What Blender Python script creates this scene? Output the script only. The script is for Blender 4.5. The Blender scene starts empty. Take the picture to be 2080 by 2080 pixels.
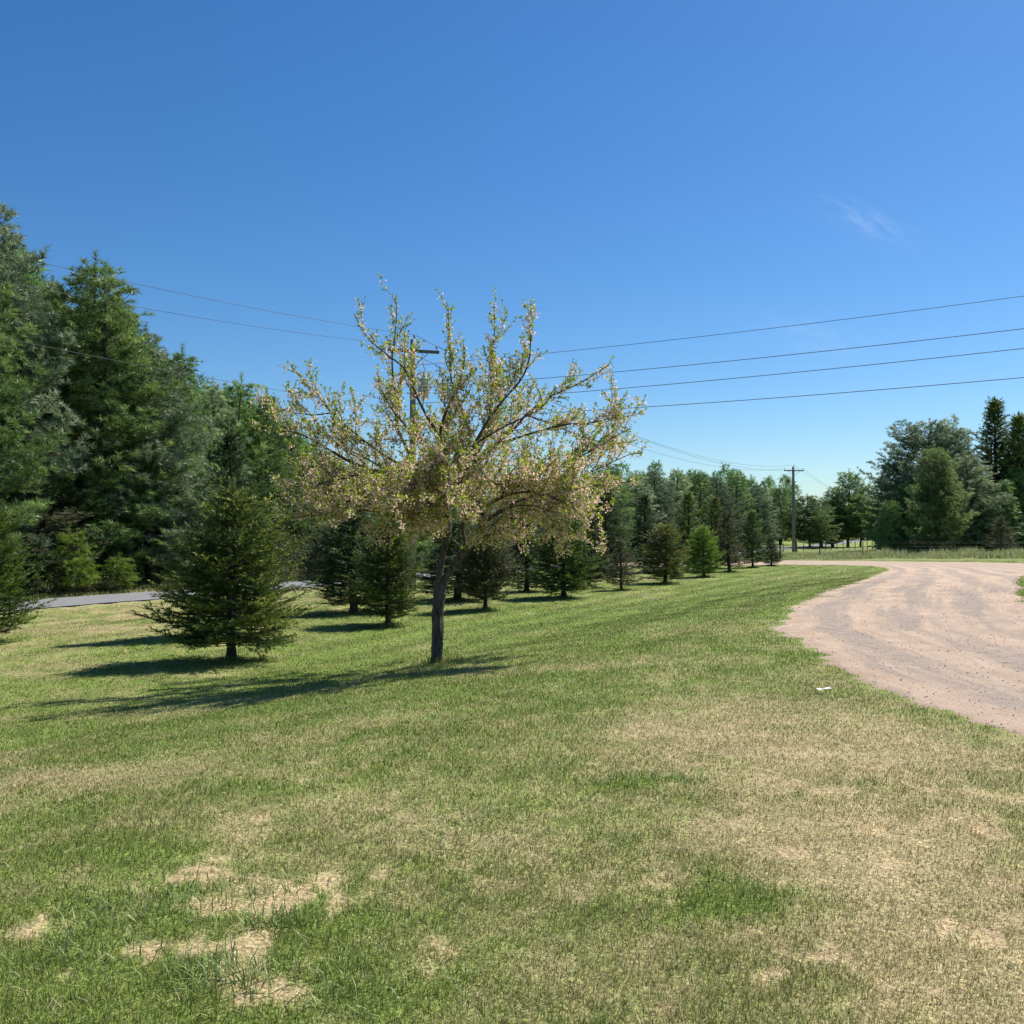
import bpy, math, random
import numpy as np
from mathutils import Vector
from mathutils.geometry import delaunay_2d_cdt

R = math.radians
rng = np.random.default_rng(11)
random.seed(11)
scene = bpy.context.scene
COL = scene.collection

# ------------------------------------------------------------------ camera
CAM_Z = 1.65
PITCH = R(1.15)
F = 1900.0                       # focal length in pixels of a 2080 px wide frame
cam_d = bpy.data.cameras.new('camera')
cam = bpy.data.objects.new('camera', cam_d)
COL.objects.link(cam)
cam.location = (0, 0, CAM_Z)
cam.rotation_euler = (R(90) + PITCH, 0, 0)
cam_d.sensor_width = 36
cam_d.lens = 36 * F / 2080
cam_d.clip_end = 4000
cam_d.clip_start = 0.05
scene.camera = cam

# ------------------------------------------------------------------ sky and sun
SUN_EL, SUN_AZ = R(52), R(51)    # azimuth clockwise from +Y
sun_dir = Vector((math.sin(SUN_AZ) * math.cos(SUN_EL), math.cos(SUN_AZ) * math.cos(SUN_EL), math.sin(SUN_EL)))
world = bpy.data.worlds.new('World')
scene.world = world
world.use_nodes = True
nt = world.node_tree
bg = nt.nodes['Background']
sky = nt.nodes.new('ShaderNodeTexSky')
sky.sky_type = 'NISHITA'
sky.sun_disc = False
sky.sun_elevation = SUN_EL
sky.sun_rotation = SUN_AZ
sky.altitude = 0
sky.air_density = 1.0
sky.dust_density = 0.3
sky.ozone_density = 3.0
bg.inputs['Strength'].default_value = 0.070
hsv = nt.nodes.new('ShaderNodeHueSaturation')
hsv.inputs['Hue'].default_value = 0.5
hsv.inputs['Saturation'].default_value = 1.28
hsv.inputs['Value'].default_value = 1.0
nt.links.new(sky.outputs[0], hsv.inputs['Color'])


def wisp(prev, d, right, wa, wb, amount, seed, tilt):
    """a thin streak of high cloud in the sky, round the direction d"""
    n, l = nt.nodes, nt.links
    d = d.normalized()
    rt = (Vector((right.x, right.y, 0)) - d * d.dot(right)).normalized()
    up = d.cross(rt) * -1
    a_ = rt * math.cos(tilt) + up * math.sin(tilt)
    b_ = -rt * math.sin(tilt) + up * math.cos(tilt)
    tc = n.new('ShaderNodeTexCoord')

    def dot(v):
        x = n.new('ShaderNodeVectorMath'); x.operation = 'DOT_PRODUCT'
        l.new(tc.outputs['Generated'], x.inputs[0]); x.inputs[1].default_value = v
        return x.outputs['Value']

    def m(op, a, b=None):
        x = n.new('ShaderNodeMath'); x.operation = op
        for i, v in enumerate((a, b)):
            if v is None:
                continue
            if isinstance(v, (int, float)):
                x.inputs[i].default_value = v
            else:
                l.new(v, x.inputs[i])
        return x.outputs[0]
    A, B, D = m('DIVIDE', dot(a_), wa), m('DIVIDE', dot(b_), wb), dot(d)
    q = m('ADD', m('MULTIPLY', A, A), m('MULTIPLY', B, B))
    g = m('MULTIPLY', m('POWER', 2.718, m('MULTIPLY', q, -1.0)), m('GREATER_THAN', D, 0.0))
    comb = n.new('ShaderNodeCombineXYZ')
    l.new(m('MULTIPLY', A, 1.1), comb.inputs[0]); l.new(m('ADD', m('MULTIPLY', B, 0.9), m('MULTIPLY', A, 0.5)), comb.inputs[1])
    comb.inputs[2].default_value = seed
    no = n.new('ShaderNodeTexNoise'); no.inputs['Scale'].default_value = 1.6; no.inputs['Detail'].default_value = 6
    no.inputs['Roughness'].default_value = 0.62
    l.new(comb.outputs[0], no.inputs['Vector'])
    k = m('MAXIMUM', m('SUBTRACT', no.outputs['Fac'], 0.38), 0.0)
    k = m('MULTIPLY', m('MULTIPLY', k, g), amount)
    mix = n.new('ShaderNodeMix'); mix.data_type = 'RGBA'
    l.new(k, mix.inputs['Factor']); l.new(prev, mix.inputs['A']); mix.inputs['B'].default_value = (9, 9.6, 10.4, 1)
    return mix.outputs['Result']


def ray(px, py):
    xc, yc = (px - 1040) / F, (1040 - py) / F
    cp, sp = math.cos(PITCH), math.sin(PITCH)
    return Vector((xc, cp - yc * sp, sp + yc * cp))


tint = nt.nodes.new('ShaderNodeMix'); tint.data_type = 'RGBA'; tint.blend_type = 'MULTIPLY'; tint.inputs['Factor'].default_value = 1.0
tint.inputs['B'].default_value = (0.84, 0.98, 1.10, 1)
nt.links.new(hsv.outputs[0], tint.inputs['A'])
skyc = tint.outputs['Result']
skyc = wisp(skyc, ray(1762, 452), Vector((1, 0, 0)), 0.042, 0.011, 0.45, 3.0, -0.42)
skyc = wisp(skyc, ray(1640, 680), Vector((1, 0, 0)), 0.05, 0.014, 0.3, 8.0, -0.25)
nt.links.new(skyc, bg.inputs['Color'])

sun_d = bpy.data.lights.new('sun', 'SUN')
sun_d.energy = 5.0
sun_d.angle = R(0.53)
sun_d.color = (1.0, 0.955, 0.88)
sun = bpy.data.objects.new('sun', sun_d)
COL.objects.link(sun)
sun.rotation_euler = sun_dir.to_track_quat('Z', 'Y').to_euler()
sun.location = (60, 20, 80)

scene.view_settings.view_transform = 'Standard'
scene.view_settings.look = 'None'
scene.view_settings.exposure = 0.68
scene.view_settings.gamma = 1.0
scene.cycles.max_bounces = 6
scene.cycles.diffuse_bounces = 3
scene.cycles.transmission_bounces = 3


# ------------------------------------------------------------------ numpy noise
def _h(ix, iy, seed):
    n = (ix * 374761393 + iy * 668265263 + seed * 1274126177) & 0x7fffffff
    n = ((n ^ (n >> 13)) * 1274126177) & 0x7fffffff
    return ((n ^ (n >> 16)) & 0xffff) / 65535.0


def vnoise(x, y, seed=0):
    x = np.asarray(x, float); y = np.asarray(y, float)
    ix = np.floor(x).astype(np.int64); iy = np.floor(y).astype(np.int64)
    fx = x - ix; fy = y - iy
    fx = fx * fx * (3 - 2 * fx); fy = fy * fy * (3 - 2 * fy)
    a = _h(ix, iy, seed); b = _h(ix + 1, iy, seed); c = _h(ix, iy + 1, seed); d = _h(ix + 1, iy + 1, seed)
    return (a + (b - a) * fx) * (1 - fy) + (c + (d - c) * fx) * fy


def fbm(x, y, seed=0, octv=4):
    s = 0; amp = 0.5; tot = 0
    for i in range(octv):
        s = s + amp * vnoise(x * 2 ** i, y * 2 ** i, seed + 17 * i); tot += amp; amp *= 0.55
    return s / tot


def sstep(a, b, x):
    t = np.clip((np.asarray(x, float) - a) / (b - a), 0, 1)
    return t * t * (3 - 2 * t)


# ------------------------------------------------------------------ terrain
P0 = np.array((-17.5, 34.0))
U = np.array((0.48, 0.877)); U /= np.linalg.norm(U)
N = np.array((U[1], -U[0]))               # from the road towards the lawn
_ss = np.linspace(-20, 60, 1601)
_zz = np.interp(_ss, [-20, -6, -3.9, 0, 2.5, 5, 8, 12, 16, 19, 22, 24.5, 27, 31, 60],
                [-1.0, -1.15, -1.2, -1.2, -1.32, -1.3, -1.12, -1.08, -1.06, -0.98, -0.74, -0.36, -0.09, 0.0, 0.0])
_k = np.hanning(41); _k /= _k.sum()
_zz = np.convolve(np.pad(_zz, 20, mode='edge'), _k, mode='valid')


def road_s(x, y):
    return (np.asarray(x, float) - P0[0]) * N[0] + (np.asarray(y, float) - P0[1]) * N[1]


def road_t(x, y):
    return (np.asarray(x, float) - P0[0]) * U[0] + (np.asarray(y, float) - P0[1]) * U[1]


def height(x, y):
    x = np.asarray(x, float); y = np.asarray(y, float)
    z = np.interp(road_s(x, y), _ss, _zz)
    z = z + (fbm(x * 0.35 + 50, y * 0.35, 5, 3) - 0.5) * 0.10 * sstep(4, 9, road_s(x, y))
    f2 = sstep(28, 66, y) * sstep(2, 8, road_s(x, y))
    z = z * (1 - f2) + np.minimum(z, -0.95) * f2
    far = sstep(150, 260, y)
    return z * (1 - far) + (-0.35) * far


def road_pt(s, px):
    """the ground point at distance s beyond the road's near edge seen in pixel column px"""
    k = (px - 1040) / F
    # (P0 + N s + U t): x = k y
    bx, by = P0 + N * s
    t = (k * by - bx) / (U[0] - k * U[1])
    return bx + U[0] * t, by + U[1] * t


def hit(px, py):
    d = ray(px, py)
    d = d / d.y
    if d.z > -0.004:
        d.z = -0.004
    ys = np.concatenate([np.arange(1.5, 60, 0.01), np.arange(60, 500, 0.1)])
    zs = CAM_Z + d.z * ys
    below = np.nonzero(zs <= height(d.x * ys, ys))[0]
    yy = ys[below[0]] if len(below) else 400.0
    return float(d.x * yy), float(yy)


def hz(x, y):
    return float(height(x, y))


def px_height(y, pbase_z, ptop):
    """height above the ground for a thing at depth y whose top is at pixel row ptop"""
    d = ray(1040, ptop)
    return CAM_Z + d.z / d.y * y - pbase_z


# ------------------------------------------------------------------ mesh helpers
class Acc:
    def __init__(s):
        s.v, s.f, s.t, s.n = [], [], [], 0

    def add(s, V, Fc, T=0.5):
        V = np.asarray(V, np.float32).reshape(-1, 3)
        Fc = np.asarray(Fc, np.int32).reshape(-1, 3)
        T = np.broadcast_to(np.asarray(T, np.float32), (len(V),))
        s.v.append(V); s.f.append(Fc + s.n); s.t.append(T); s.n += len(V)


def mesh_np(name, V, Fc, mat, attrs=None, smooth=False):
    me = bpy.data.meshes.new(name)
    V = np.ascontiguousarray(V, np.float32); Fc = np.ascontiguousarray(Fc, np.int32)
    me.vertices.add(len(V)); me.vertices.foreach_set('co', V.ravel())
    me.loops.add(Fc.size); me.loops.foreach_set('vertex_index', Fc.ravel())
    me.polygons.add(len(Fc))
    me.polygons.foreach_set('loop_start', np.arange(0, Fc.size, 3, dtype=np.int32))
    me.polygons.foreach_set('use_smooth', np.full(len(Fc), smooth))
    for k, a in (attrs or {}).items():
        if a.ndim == 2:
            at = me.attributes.new(k, 'FLOAT_COLOR', 'POINT')
            c = np.ones((len(a), 4), np.float32); c[:, :3] = a
            at.data.foreach_set('color', c.ravel())
        else:
            at = me.attributes.new(k, 'FLOAT', 'POINT')
            at.data.foreach_set('value', np.ascontiguousarray(a, np.float32))
    me.materials.append(mat)
    me.update(); me.validate()
    return me


def acc_mesh(name, acc, mat, smooth=False):
    return mesh_np(name, np.concatenate(acc.v), np.concatenate(acc.f), mat, {'tint': np.concatenate(acc.t)}, smooth)


def link(name, me, parent=None):
    o = bpy.data.objects.new(name, me); COL.objects.link(o)
    if parent is not None:
        o.parent = parent
    return o


def tag(o, label=None, cat=None, group=None, kind=None):
    if label: o['label'] = label
    if cat: o['category'] = cat
    if group: o['group'] = group
    if kind: o['kind'] = kind
    return o


def empty(name, loc, rz=0.0):
    o = bpy.data.objects.new(name, None); COL.objects.link(o)
    o.location = loc; o.rotation_euler = (0, 0, rz); o.empty_display_size = 0.3
    return o


def tube(acc, P, rad, sides=6, tint=0.5, cap=True, rough=0.0):
    P = np.asarray(P, float); n = len(P)
    rad = np.broadcast_to(np.asarray(rad, float), (n,))
    T = np.gradient(P, axis=0); T /= np.linalg.norm(T, axis=1, keepdims=True) + 1e-9
    ref = np.array((0.31, 0.95, 0.05)) if abs(T[:, 2]).mean() > 0.6 else np.array((0.0, 0.05, 1.0))
    A = np.cross(T, ref); A /= np.linalg.norm(A, axis=1, keepdims=True) + 1e-9
    B = np.cross(T, A)
    ang = np.linspace(0, 2 * np.pi, sides, endpoint=False)
    rr_ = np.ones((n, sides))
    if rough:
        rr_ += rough * (vnoise(np.arange(sides)[None] * .9 + np.zeros((n, 1)), np.arange(n)[:, None] * .33 + np.zeros((1, sides)), 3) - .5) * 2
    V = P[:, None] + (rad[:, None] * rr_)[..., None] * (A[:, None] * np.cos(ang)[None, :, None] + B[:, None] * np.sin(ang)[None, :, None])
    V = V.reshape(-1, 3)
    i = np.arange(n - 1)[:, None] * sides; j = np.arange(sides)[None]; j2 = (j + 1) % sides
    a, b, c, d = i + j, i + j2, i + sides + j2, i + sides + j
    Fc = np.concatenate([np.stack([a, b, c], -1).reshape(-1, 3), np.stack([a, c, d], -1).reshape(-1, 3)])
    if cap:
        k = np.arange(1, sides - 1)
        Fc = np.concatenate([Fc, np.stack([np.zeros_like(k), k + 1, k], -1),
                             np.stack([np.zeros_like(k), k, k + 1], -1) + (n - 1) * sides])
    acc.add(V, Fc, tint)


def box(acc, c, size, axes=None, tint=0.5):
    c = np.asarray(c, float); h = np.asarray(size, float) / 2
    ax = np.eye(3) if axes is None else np.asarray(axes, float)
    sg = np.array([(x, y, z) for x in (-1, 1) for y in (-1, 1) for z in (-1, 1)], float)
    V = c + (sg * h) @ ax
    q = [(0, 1, 3, 2), (4, 6, 7, 5), (0, 4, 5, 1), (2, 3, 7, 6), (0, 2, 6, 4), (1, 5, 7, 3)]
    Fc = [t for a, b, cc, d in q for t in ((a, b, cc), (a, cc, d))]
    acc.add(V, Fc, tint)


def rodrigues_perp(D, r):
    perp = r - (r * D).sum(-1, keepdims=True) * D
    return perp / (np.linalg.norm(perp, axis=-1, keepdims=True) + 1e-9)


def needles(acc, P, D, L, k, ln, w, fwd, tint, g=rng, tipbias=0.0):
    """k needle triangles along each short shoot P..P+D*L"""
    P = np.asarray(P, float); D = np.asarray(D, float); n = len(P)
    D = D / (np.linalg.norm(D, axis=1, keepdims=True) + 1e-9)
    L = np.broadcast_to(np.asarray(L, float), (n,))
    t = g.random((n, k)); t = t ** (1.0 / (1.0 + tipbias))
    o = P[:, None] + D[:, None] * (L[:, None] * t)[..., None]
    perp = rodrigues_perp(D[:, None], g.normal(size=(n, k, 3)))
    fw = fwd + g.normal(size=(n, k, 1)) * 0.2
    d = D[:, None] * fw + perp
    d /= np.linalg.norm(d, axis=-1, keepdims=True)
    side = rodrigues_perp(d, g.normal(size=(n, k, 3))) * (w / 2)
    l = ln * (0.7 + 0.6 * g.random((n, k, 1)))
    V = np.stack([o - side, o + side, o + d * l], axis=2).reshape(-1, 3)
    Fc = np.arange(len(V)).reshape(-1, 3)
    T = np.repeat(np.broadcast_to(np.asarray(tint, float), (n,)), k * 3)
    acc.add(V, Fc, T)


# ------------------------------------------------------------------ materials
def mat_new(name):
    m = bpy.data.materials.new(name); m.use_nodes = True
    t = m.node_tree; b = t.nodes['Principled BSDF']
    b.inputs['Roughness'].default_value = 0.85
    b.inputs['Specular IOR Level'].default_value = 0.25
    return m, t, b


def ramp(t, fac, stops):
    r = t.nodes.new('ShaderNodeValToRGB'); e = r.color_ramp.elements
    while len(e) < len(stops): e.new(0.5)
    for el, (p, c) in zip(e, stops):
        el.position = p; el.color = (*c, 1)
    t.links.new(fac, r.inputs['Fac'])
    return r.outputs['Color']


def leaf_material(name, stops, trans=0.3, rough=0.55, tcol=1.0, objvar=0.32):
    """foliage: the leaf colour varies per shoot (attribute tint) and a little per tree"""
    m, t, b = mat_new(name)
    at = t.nodes.new('ShaderNodeAttribute'); at.attribute_name = 'tint'
    c = ramp(t, at.outputs['Fac'], stops)
    oi = t.nodes.new('ShaderNodeObjectInfo')
    h = t.nodes.new('ShaderNodeHueSaturation')
    mr = t.nodes.new('ShaderNodeMapRange'); mr.inputs['To Min'].default_value = 1 - objvar; mr.inputs['To Max'].default_value = 1 + objvar
    t.links.new(oi.outputs['Random'], mr.inputs['Value'])
    t.links.new(mr.outputs[0], h.inputs['Value']); t.links.new(c, h.inputs['Color'])
    t.links.new(h.outputs[0], b.inputs['Base Color'])
    b.inputs['Roughness'].default_value = rough
    b.inputs['Specular IOR Level'].default_value = 0.3
    tr = t.nodes.new('ShaderNodeBsdfTranslucent')
    hs = t.nodes.new('ShaderNodeHueSaturation'); hs.inputs['Saturation'].default_value = 1.15; hs.inputs['Value'].default_value = tcol
    hs.inputs['Hue'].default_value = 0.49
    t.links.new(h.outputs[0], hs.inputs['Color']); t.links.new(hs.outputs[0], tr.inputs['Color'])
    mx = t.nodes.new('ShaderNodeMixShader'); mx.inputs[0].default_value = trans
    t.links.new(b.outputs[0], mx.inputs[1]); t.links.new(tr.outputs[0], mx.inputs[2])
    t.links.new(mx.outputs[0], t.nodes['Material Output'].inputs['Surface'])
    return m


def bark_material(name, c1, c2, scale=18, bump=0.6, stretch=0.18):
    m, t, b = mat_new(name)
    tc = t.nodes.new('ShaderNodeTexCoord'); mp = t.nodes.new('ShaderNodeMapping')
    mp.inputs['Scale'].default_value = (1, 1, stretch)
    no = t.nodes.new('ShaderNodeTexNoise'); no.inputs['Scale'].default_value = scale; no.inputs['Detail'].default_value = 7
    no.inputs['Roughness'].default_value = 0.65
    t.links.new(tc.outputs['Object'], mp.inputs[0]); t.links.new(mp.outputs[0], no.inputs['Vector'])
    c = ramp(t, no.outputs['Fac'], [(0.32, c1), (0.68, c2)])
    t.links.new(c, b.inputs['Base Color'])
    bp = t.nodes.new('ShaderNodeBump'); bp.inputs['Strength'].default_value = bump; bp.inputs['Distance'].default_value = 0.03
    t.links.new(no.outputs['Fac'], bp.inputs['Height']); t.links.new(bp.outputs[0], b.inputs['Normal'])
    return m


def plain_material(name, col, rough=0.6, metal=0.0, var=0.25, scale=6):
    m, t, b = mat_new(name)
    tc = t.nodes.new('ShaderNodeTexCoord')
    no = t.nodes.new('ShaderNodeTexNoise'); no.inputs['Scale'].default_value = scale; no.inputs['Detail'].default_value = 5
    t.links.new(tc.outputs['Object'], no.inputs['Vector'])
    c = ramp(t, no.outputs['Fac'], [(0.3, tuple(x * (1 - var) for x in col)), (0.7, tuple(min(1, x * (1 + var)) for x in col))])
    t.links.new(c, b.inputs['Base Color'])
    b.inputs['Roughness'].default_value = rough; b.inputs['Metallic'].default_value = metal
    return m


M = {}
M['spruce'] = leaf_material('spruce_needles', [(0.0, (0.034, 0.059, 0.018)), (0.5, (0.106, 0.159, 0.035)), (1.0, (0.273, 0.308, 0.062))], 0.22, 0.5)
M['spruce_bright'] = leaf_material('bright_spruce_needles', [(0.0, (0.038, 0.074, 0.020)), (0.5, (0.126, 0.211, 0.039)), (1.0, (0.282, 0.376, 0.072))], 0.3, 0.5)
M['spruce_brown'] = leaf_material('dull_spruce_needles', [(0.0, (0.037, 0.043, 0.021)), (0.5, (0.094, 0.106, 0.042)), (1.0, (0.202, 0.189, 0.072))], 0.2, 0.5)
M['spruce_yellow'] = leaf_material('yellowed_spruce_needles', [(0.0, (0.026, 0.053, 0.017)), (0.5, (0.090, 0.126, 0.030)), (1.0, (0.240, 0.239, 0.055))], 0.25, 0.5)
M['spruce_deep'] = leaf_material('deep_green_spruce_needles', [(0.0, (0.020, 0.041, 0.016)), (0.5, (0.058, 0.104, 0.035)), (1.0, (0.145, 0.196, 0.062))], 0.2, 0.5)
M['pine'] = leaf_material('pine_needles', [(0.0, (0.072, 0.126, 0.047)), (0.5, (0.169, 0.272, 0.089)), (1.0, (0.345, 0.462, 0.165))], 0.28, 0.45)
M['pine_blue'] = leaf_material('blue_green_pine_needles', [(0.0, (0.078, 0.123, 0.067)), (0.5, (0.229, 0.301, 0.166)), (1.0, (0.531, 0.600, 0.342))], 0.22, 0.45)
M['pine_olive'] = leaf_material('olive_pine_needles', [(0.0, (0.039, 0.049, 0.023)), (0.5, (0.107, 0.121, 0.058)), (1.0, (0.210, 0.213, 0.111))], 0.22, 0.5)
M['pine_fresh'] = leaf_material('fresh_pine_needles', [(0.0, (0.064, 0.119, 0.022)), (0.5, (0.176, 0.280, 0.048)), (1.0, (0.320, 0.420, 0.088))], 0.35, 0.5)
M['lime'] = leaf_material('yellow_green_needles', [(0.0, (0.06, 0.095, 0.04)), (0.5, (0.17, 0.24, 0.095)), (1.0, (0.32, 0.40, 0.17))], 0.45, 0.5, 1.0, 0.0)
M['pine_grey'] = leaf_material('grey_green_pine_needles', [(0.0, (0.048, 0.076, 0.046)), (0.5, (0.134, 0.184, 0.106)), (1.0, (0.273, 0.329, 0.199))], 0.22, 0.45)
M['pine_soft'] = leaf_material('soft_green_pine_needles', [(0.0, (0.052, 0.096, 0.034)), (0.5, (0.155, 0.249, 0.080)), (1.0, (0.290, 0.408, 0.148))], 0.32, 0.45)
M['cherry'] = leaf_material('cherry_leaves', [(0.0, (0.16, 0.22, 0.04)), (0.30, (0.30, 0.40, 0.07)), (0.50, (0.50, 0.52, 0.09)), (0.52, (0.62, 0.44, 0.30)), (0.75, (0.78, 0.59, 0.44)), (1.0, (0.90, 0.75, 0.62))], 0.5, 0.5, 1.0, 0.0)
M['shrub'] = leaf_material('shrub_leaves', [(0.0, (0.03, 0.045, 0.016)), (0.5, (0.09, 0.12, 0.035)), (1.0, (0.22, 0.20, 0.10))], 0.3, 0.55)
M['bark_pine'] = bark_material('pine_bark', (0.035, 0.028, 0.024), (0.12, 0.095, 0.08), 14)
M['bark_spruce'] = bark_material('spruce_bark', (0.03, 0.024, 0.02), (0.10, 0.08, 0.066), 20)
M['bark_cherry'] = bark_material('cherry_bark', (0.018, 0.015, 0.013), (0.15, 0.122, 0.10), 26, 1.0, 0.22)
M['pole'] = bark_material('weathered_pole_wood', (0.12, 0.105, 0.09), (0.30, 0.275, 0.245), 16, 0.3, 0.05)
M['pole_dark'] = bark_material('dark_pole_wood', (0.06, 0.05, 0.045), (0.15, 0.13, 0.11), 16, 0.3, 0.05)
M['steel'] = plain_material('galvanised_steel', (0.42, 0.44, 0.46), 0.45, 0.6)
M['grey_paint'] = plain_material('grey_transformer_paint', (0.36, 0.39, 0.42), 0.45, 0.0, 0.12)
M['ceramic'] = plain_material('insulator_ceramic', (0.30, 0.30, 0.33), 0.2, 0.0, 0.3)
M['wire'] = plain_material('wire_metal', (0.055, 0.06, 0.07), 0.6, 0.2)
M['post'] = plain_material('fence_post_paint', (0.045, 0.05, 0.045), 0.7, 0.1, 0.3)
M['fence_wire'] = plain_material('fence_wire_metal', (0.12, 0.12, 0.12), 0.6, 0.3)
M['white'] = plain_material('white_paint', (0.72, 0.74, 0.76), 0.5, 0.0, 0.08)
M['paper'] = plain_material('white_paper', (0.82, 0.82, 0.78), 0.8, 0.0, 0.06, 30)


# ------------------------------------------------------------------ the lawn's real colours (dryness, bare soil) and painted mowing sheen
def blob(x, y, px, py, rx, ry, amt):
    cx, cy = hit(px, py)
    return amt * np.exp(-(((x - cx) / rx) ** 2 + ((y - cy) / ry) ** 2))


BARE = [(620, 1800, .16, .2), (585, 1820, .28, .2), (520, 1840, .28, .14), (455, 1845, .25, .12), (500, 1945, .16, .2), (445, 1930, .22, .10), (505, 2000, .15, .2), (460, 1800, .3, .12),
        (95, 1890, .26, .10), (220, 1950, .10, .07), (330, 1795, .20, .10), (405, 1760, .2, .10), (1890, 1742, .13, .07), (1850, 1775, .2, .1),
        (1780, 1925, .2, .07), (2000, 1890, .35, .15), (2060, 1800, .25, .18), (1420, 1735, .10, .05), (1180, 1555, .12, .06), (1240, 1704, .16, .06),
        (1950, 1900, .22, .12), (1720, 1990, .2, .1), (1330, 1790, .1, .06), (1090, 1735, .2, .1), (930, 1760, .2, .1), (940, 1900, .25, .12), (2040, 1680, .4, .25), (1900, 2010, .3, .12)]
DRY = [(310, 1462, .55, .4, .55), (40, 1590, .8, .6, .6), (90, 1360, 1.2, 1.0, .4), (230, 1272, 3.0, 1.2, .55), (120, 1285, 1.5, 1.0, .5), (1560, 1440, 1.2, 1.0, .3),
       (1600, 1500, 1.5, 1.0, .35), (1900, 1800, 1.2, 1.0, .35), (1100, 1800, .9, .7, .25), (1750, 1600, 1.2, .8, .3), (230, 1690, .6, .4, .3), (1020, 1322, 1.2, .5, .4), (470, 1560, .7, .5, .2)]
GREEN = [(260, 1720, .6, .35, .55), (400, 1990, .6, .4, .55), (100, 2000, .8, .5, .35), (450, 1960, .3, .2, .4), (1000, 1420, 2.0, 1.2, .25), (560, 1440, 2.0, .7, .4), (900, 1395, 2.5, .8, .3),
         (1500, 1830, .42, .22, .7), (1480, 1870, .3, .16, .55), (780, 1580, 1.2, .8, .2), (1340, 1590, .35, .22, .5), (60, 1500, 1.5, .8, .4), (1200, 1250, 6, 5, .25), (1690, 1330, 1.0, .6, .4), (900, 2040, .5, .3, .2)]
_B = [(hit(a, b), rx, ry) for a, b, rx, ry in BARE]
_D = [(hit(a, b), rx, ry, k) for a, b, rx, ry, k in DRY]
_G = [(hit(a, b), rx, ry, k) for a, b, rx, ry, k in GREEN]


def lawn_state(x, y):
    """dryness 0..1, bareness 0..1, tone"""
    x = np.asarray(x, float); y = np.asarray(y, float)
    wx = x + (fbm(x * 3.1, y * 3.1, 91, 3) - .5) * .45
    wy = y + (fbm(x * 3.1 + 40, y * 3.1, 92, 3) - .5) * .45
    big = fbm(x * 0.55, y * 0.55, 3, 4); med = fbm(x * 1.9, y * 1.9, 7, 3); fine = fbm(x * 6.5, y * 6.5, 9, 3)
    dry = 0.27 + (big - .5) * .9 + (med - .5) * .8 + (fine - .5) * .8
    dry += 0.20 * sstep(-0.6, 2.2, x) * sstep(12.5, 7.5, y) + 0.10 * sstep(-1.5, 3, x) * sstep(20, 11, y)
    dry -= 0.20 * sstep(9.5, 16, y) * sstep(10, 16, road_s(x, y))
    dry += 0.22 * sstep(9, 4, road_s(x, y)) * sstep(60, 40, y) * (0.5 + big)
    for (c, rx, ry, k) in _D:
        dry = dry + k * np.exp(-(((wx - c[0]) / rx) ** 2 + ((wy - c[1]) / ry) ** 2))
    for (c, rx, ry, k) in _G:
        dry = dry - k * np.exp(-(((wx - c[0]) / rx) ** 2 + ((wy - c[1]) / ry) ** 2))
    bare = np.zeros_like(dry)
    for i_, (c, rx, ry) in enumerate(_B):
        bare = np.maximum(bare, (1.0 if i_ < 12 else 0.48) * np.exp(-(((wx - c[0]) / rx) ** 2 + ((wy - c[1]) / ry) ** 2) * 0.9))
    bare = sstep(0.28, 0.95, bare * 1.08 + (fine - .5) * 1.1 + (fbm(x * 14, y * 14, 13, 3) - .5) * 1.1) * .85
    bare = np.maximum(bare, 0.55 * sstep(0.70, 0.82, fbm(x * 4.7, y * 4.7, 33, 3) + 0.10 * sstep(0.5, 3, x)) * sstep(9, 6, y))
    # mowing passes: how light catches leaning grass, painted as light and dark bands
    q = (x - 4.0) * 0.93 - (y - 18) * 0.36 * (1 + 0.004 * y)
    stripe_sheen = np.sin(q * 3.6 + (fbm(x * .25, y * .25, 61, 2) - .5) * 3.0)
    return np.clip(dry, 0.02, 0.98), bare, stripe_sheen


GREENS = np.array([(0.142, 0.192, 0.035), (0.192, 0.246, 0.047), (0.108, 0.154, 0.035), (0.250, 0.280, 0.064)])
TANS = np.array([(0.37, 0.315, 0.135), (0.46, 0.395, 0.190), (0.30, 0.255, 0.100), (0.54, 0.475, 0.265)])
SOIL = np.array((0.43, 0.315, 0.180))


def zone_color(x, y):
    dry, bare, stripe_sheen = lawn_state(x, y)
    g = np.array((0.150, 0.205, 0.043)); tn = np.array((0.35, 0.285, 0.15))
    c = g * (1 - dry[:, None]) + tn * dry[:, None]
    near = sstep(14, 24, y)
    c = c * (1 + (0.17 * stripe_sheen * near)[:, None])  # mowing sheen painted into the ground colour
    c = c * (1 - bare[:, None]) + SOIL * bare[:, None]
    s = road_s(x, y)
    sh = 0.75 * np.exp(-((s - .12) / .35) ** 2)
    c = c * (1 - sh[:, None]) + np.array((0.36, 0.30, 0.21)) * sh[:, None]
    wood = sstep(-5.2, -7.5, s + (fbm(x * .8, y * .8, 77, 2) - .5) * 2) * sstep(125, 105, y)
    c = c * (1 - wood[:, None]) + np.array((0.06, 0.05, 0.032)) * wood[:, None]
    # unmown meadow past the driveway and the bright field far off
    mead = sstep(81, 83, y + 0.02 * x)
    mc = np.array((0.17, 0.19, 0.065))
    c = c * (1 - mead[:, None]) + (mc * (0.8 + 0.5 * fbm(x * .8, y * .8, 15, 3)[:, None])) * mead[:, None]
    fld = sstep(165, 172, y)
    c = c * (1 - fld[:, None]) + np.array((0.19, 0.24, 0.06)) * fld[:, None]
    return c


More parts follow.
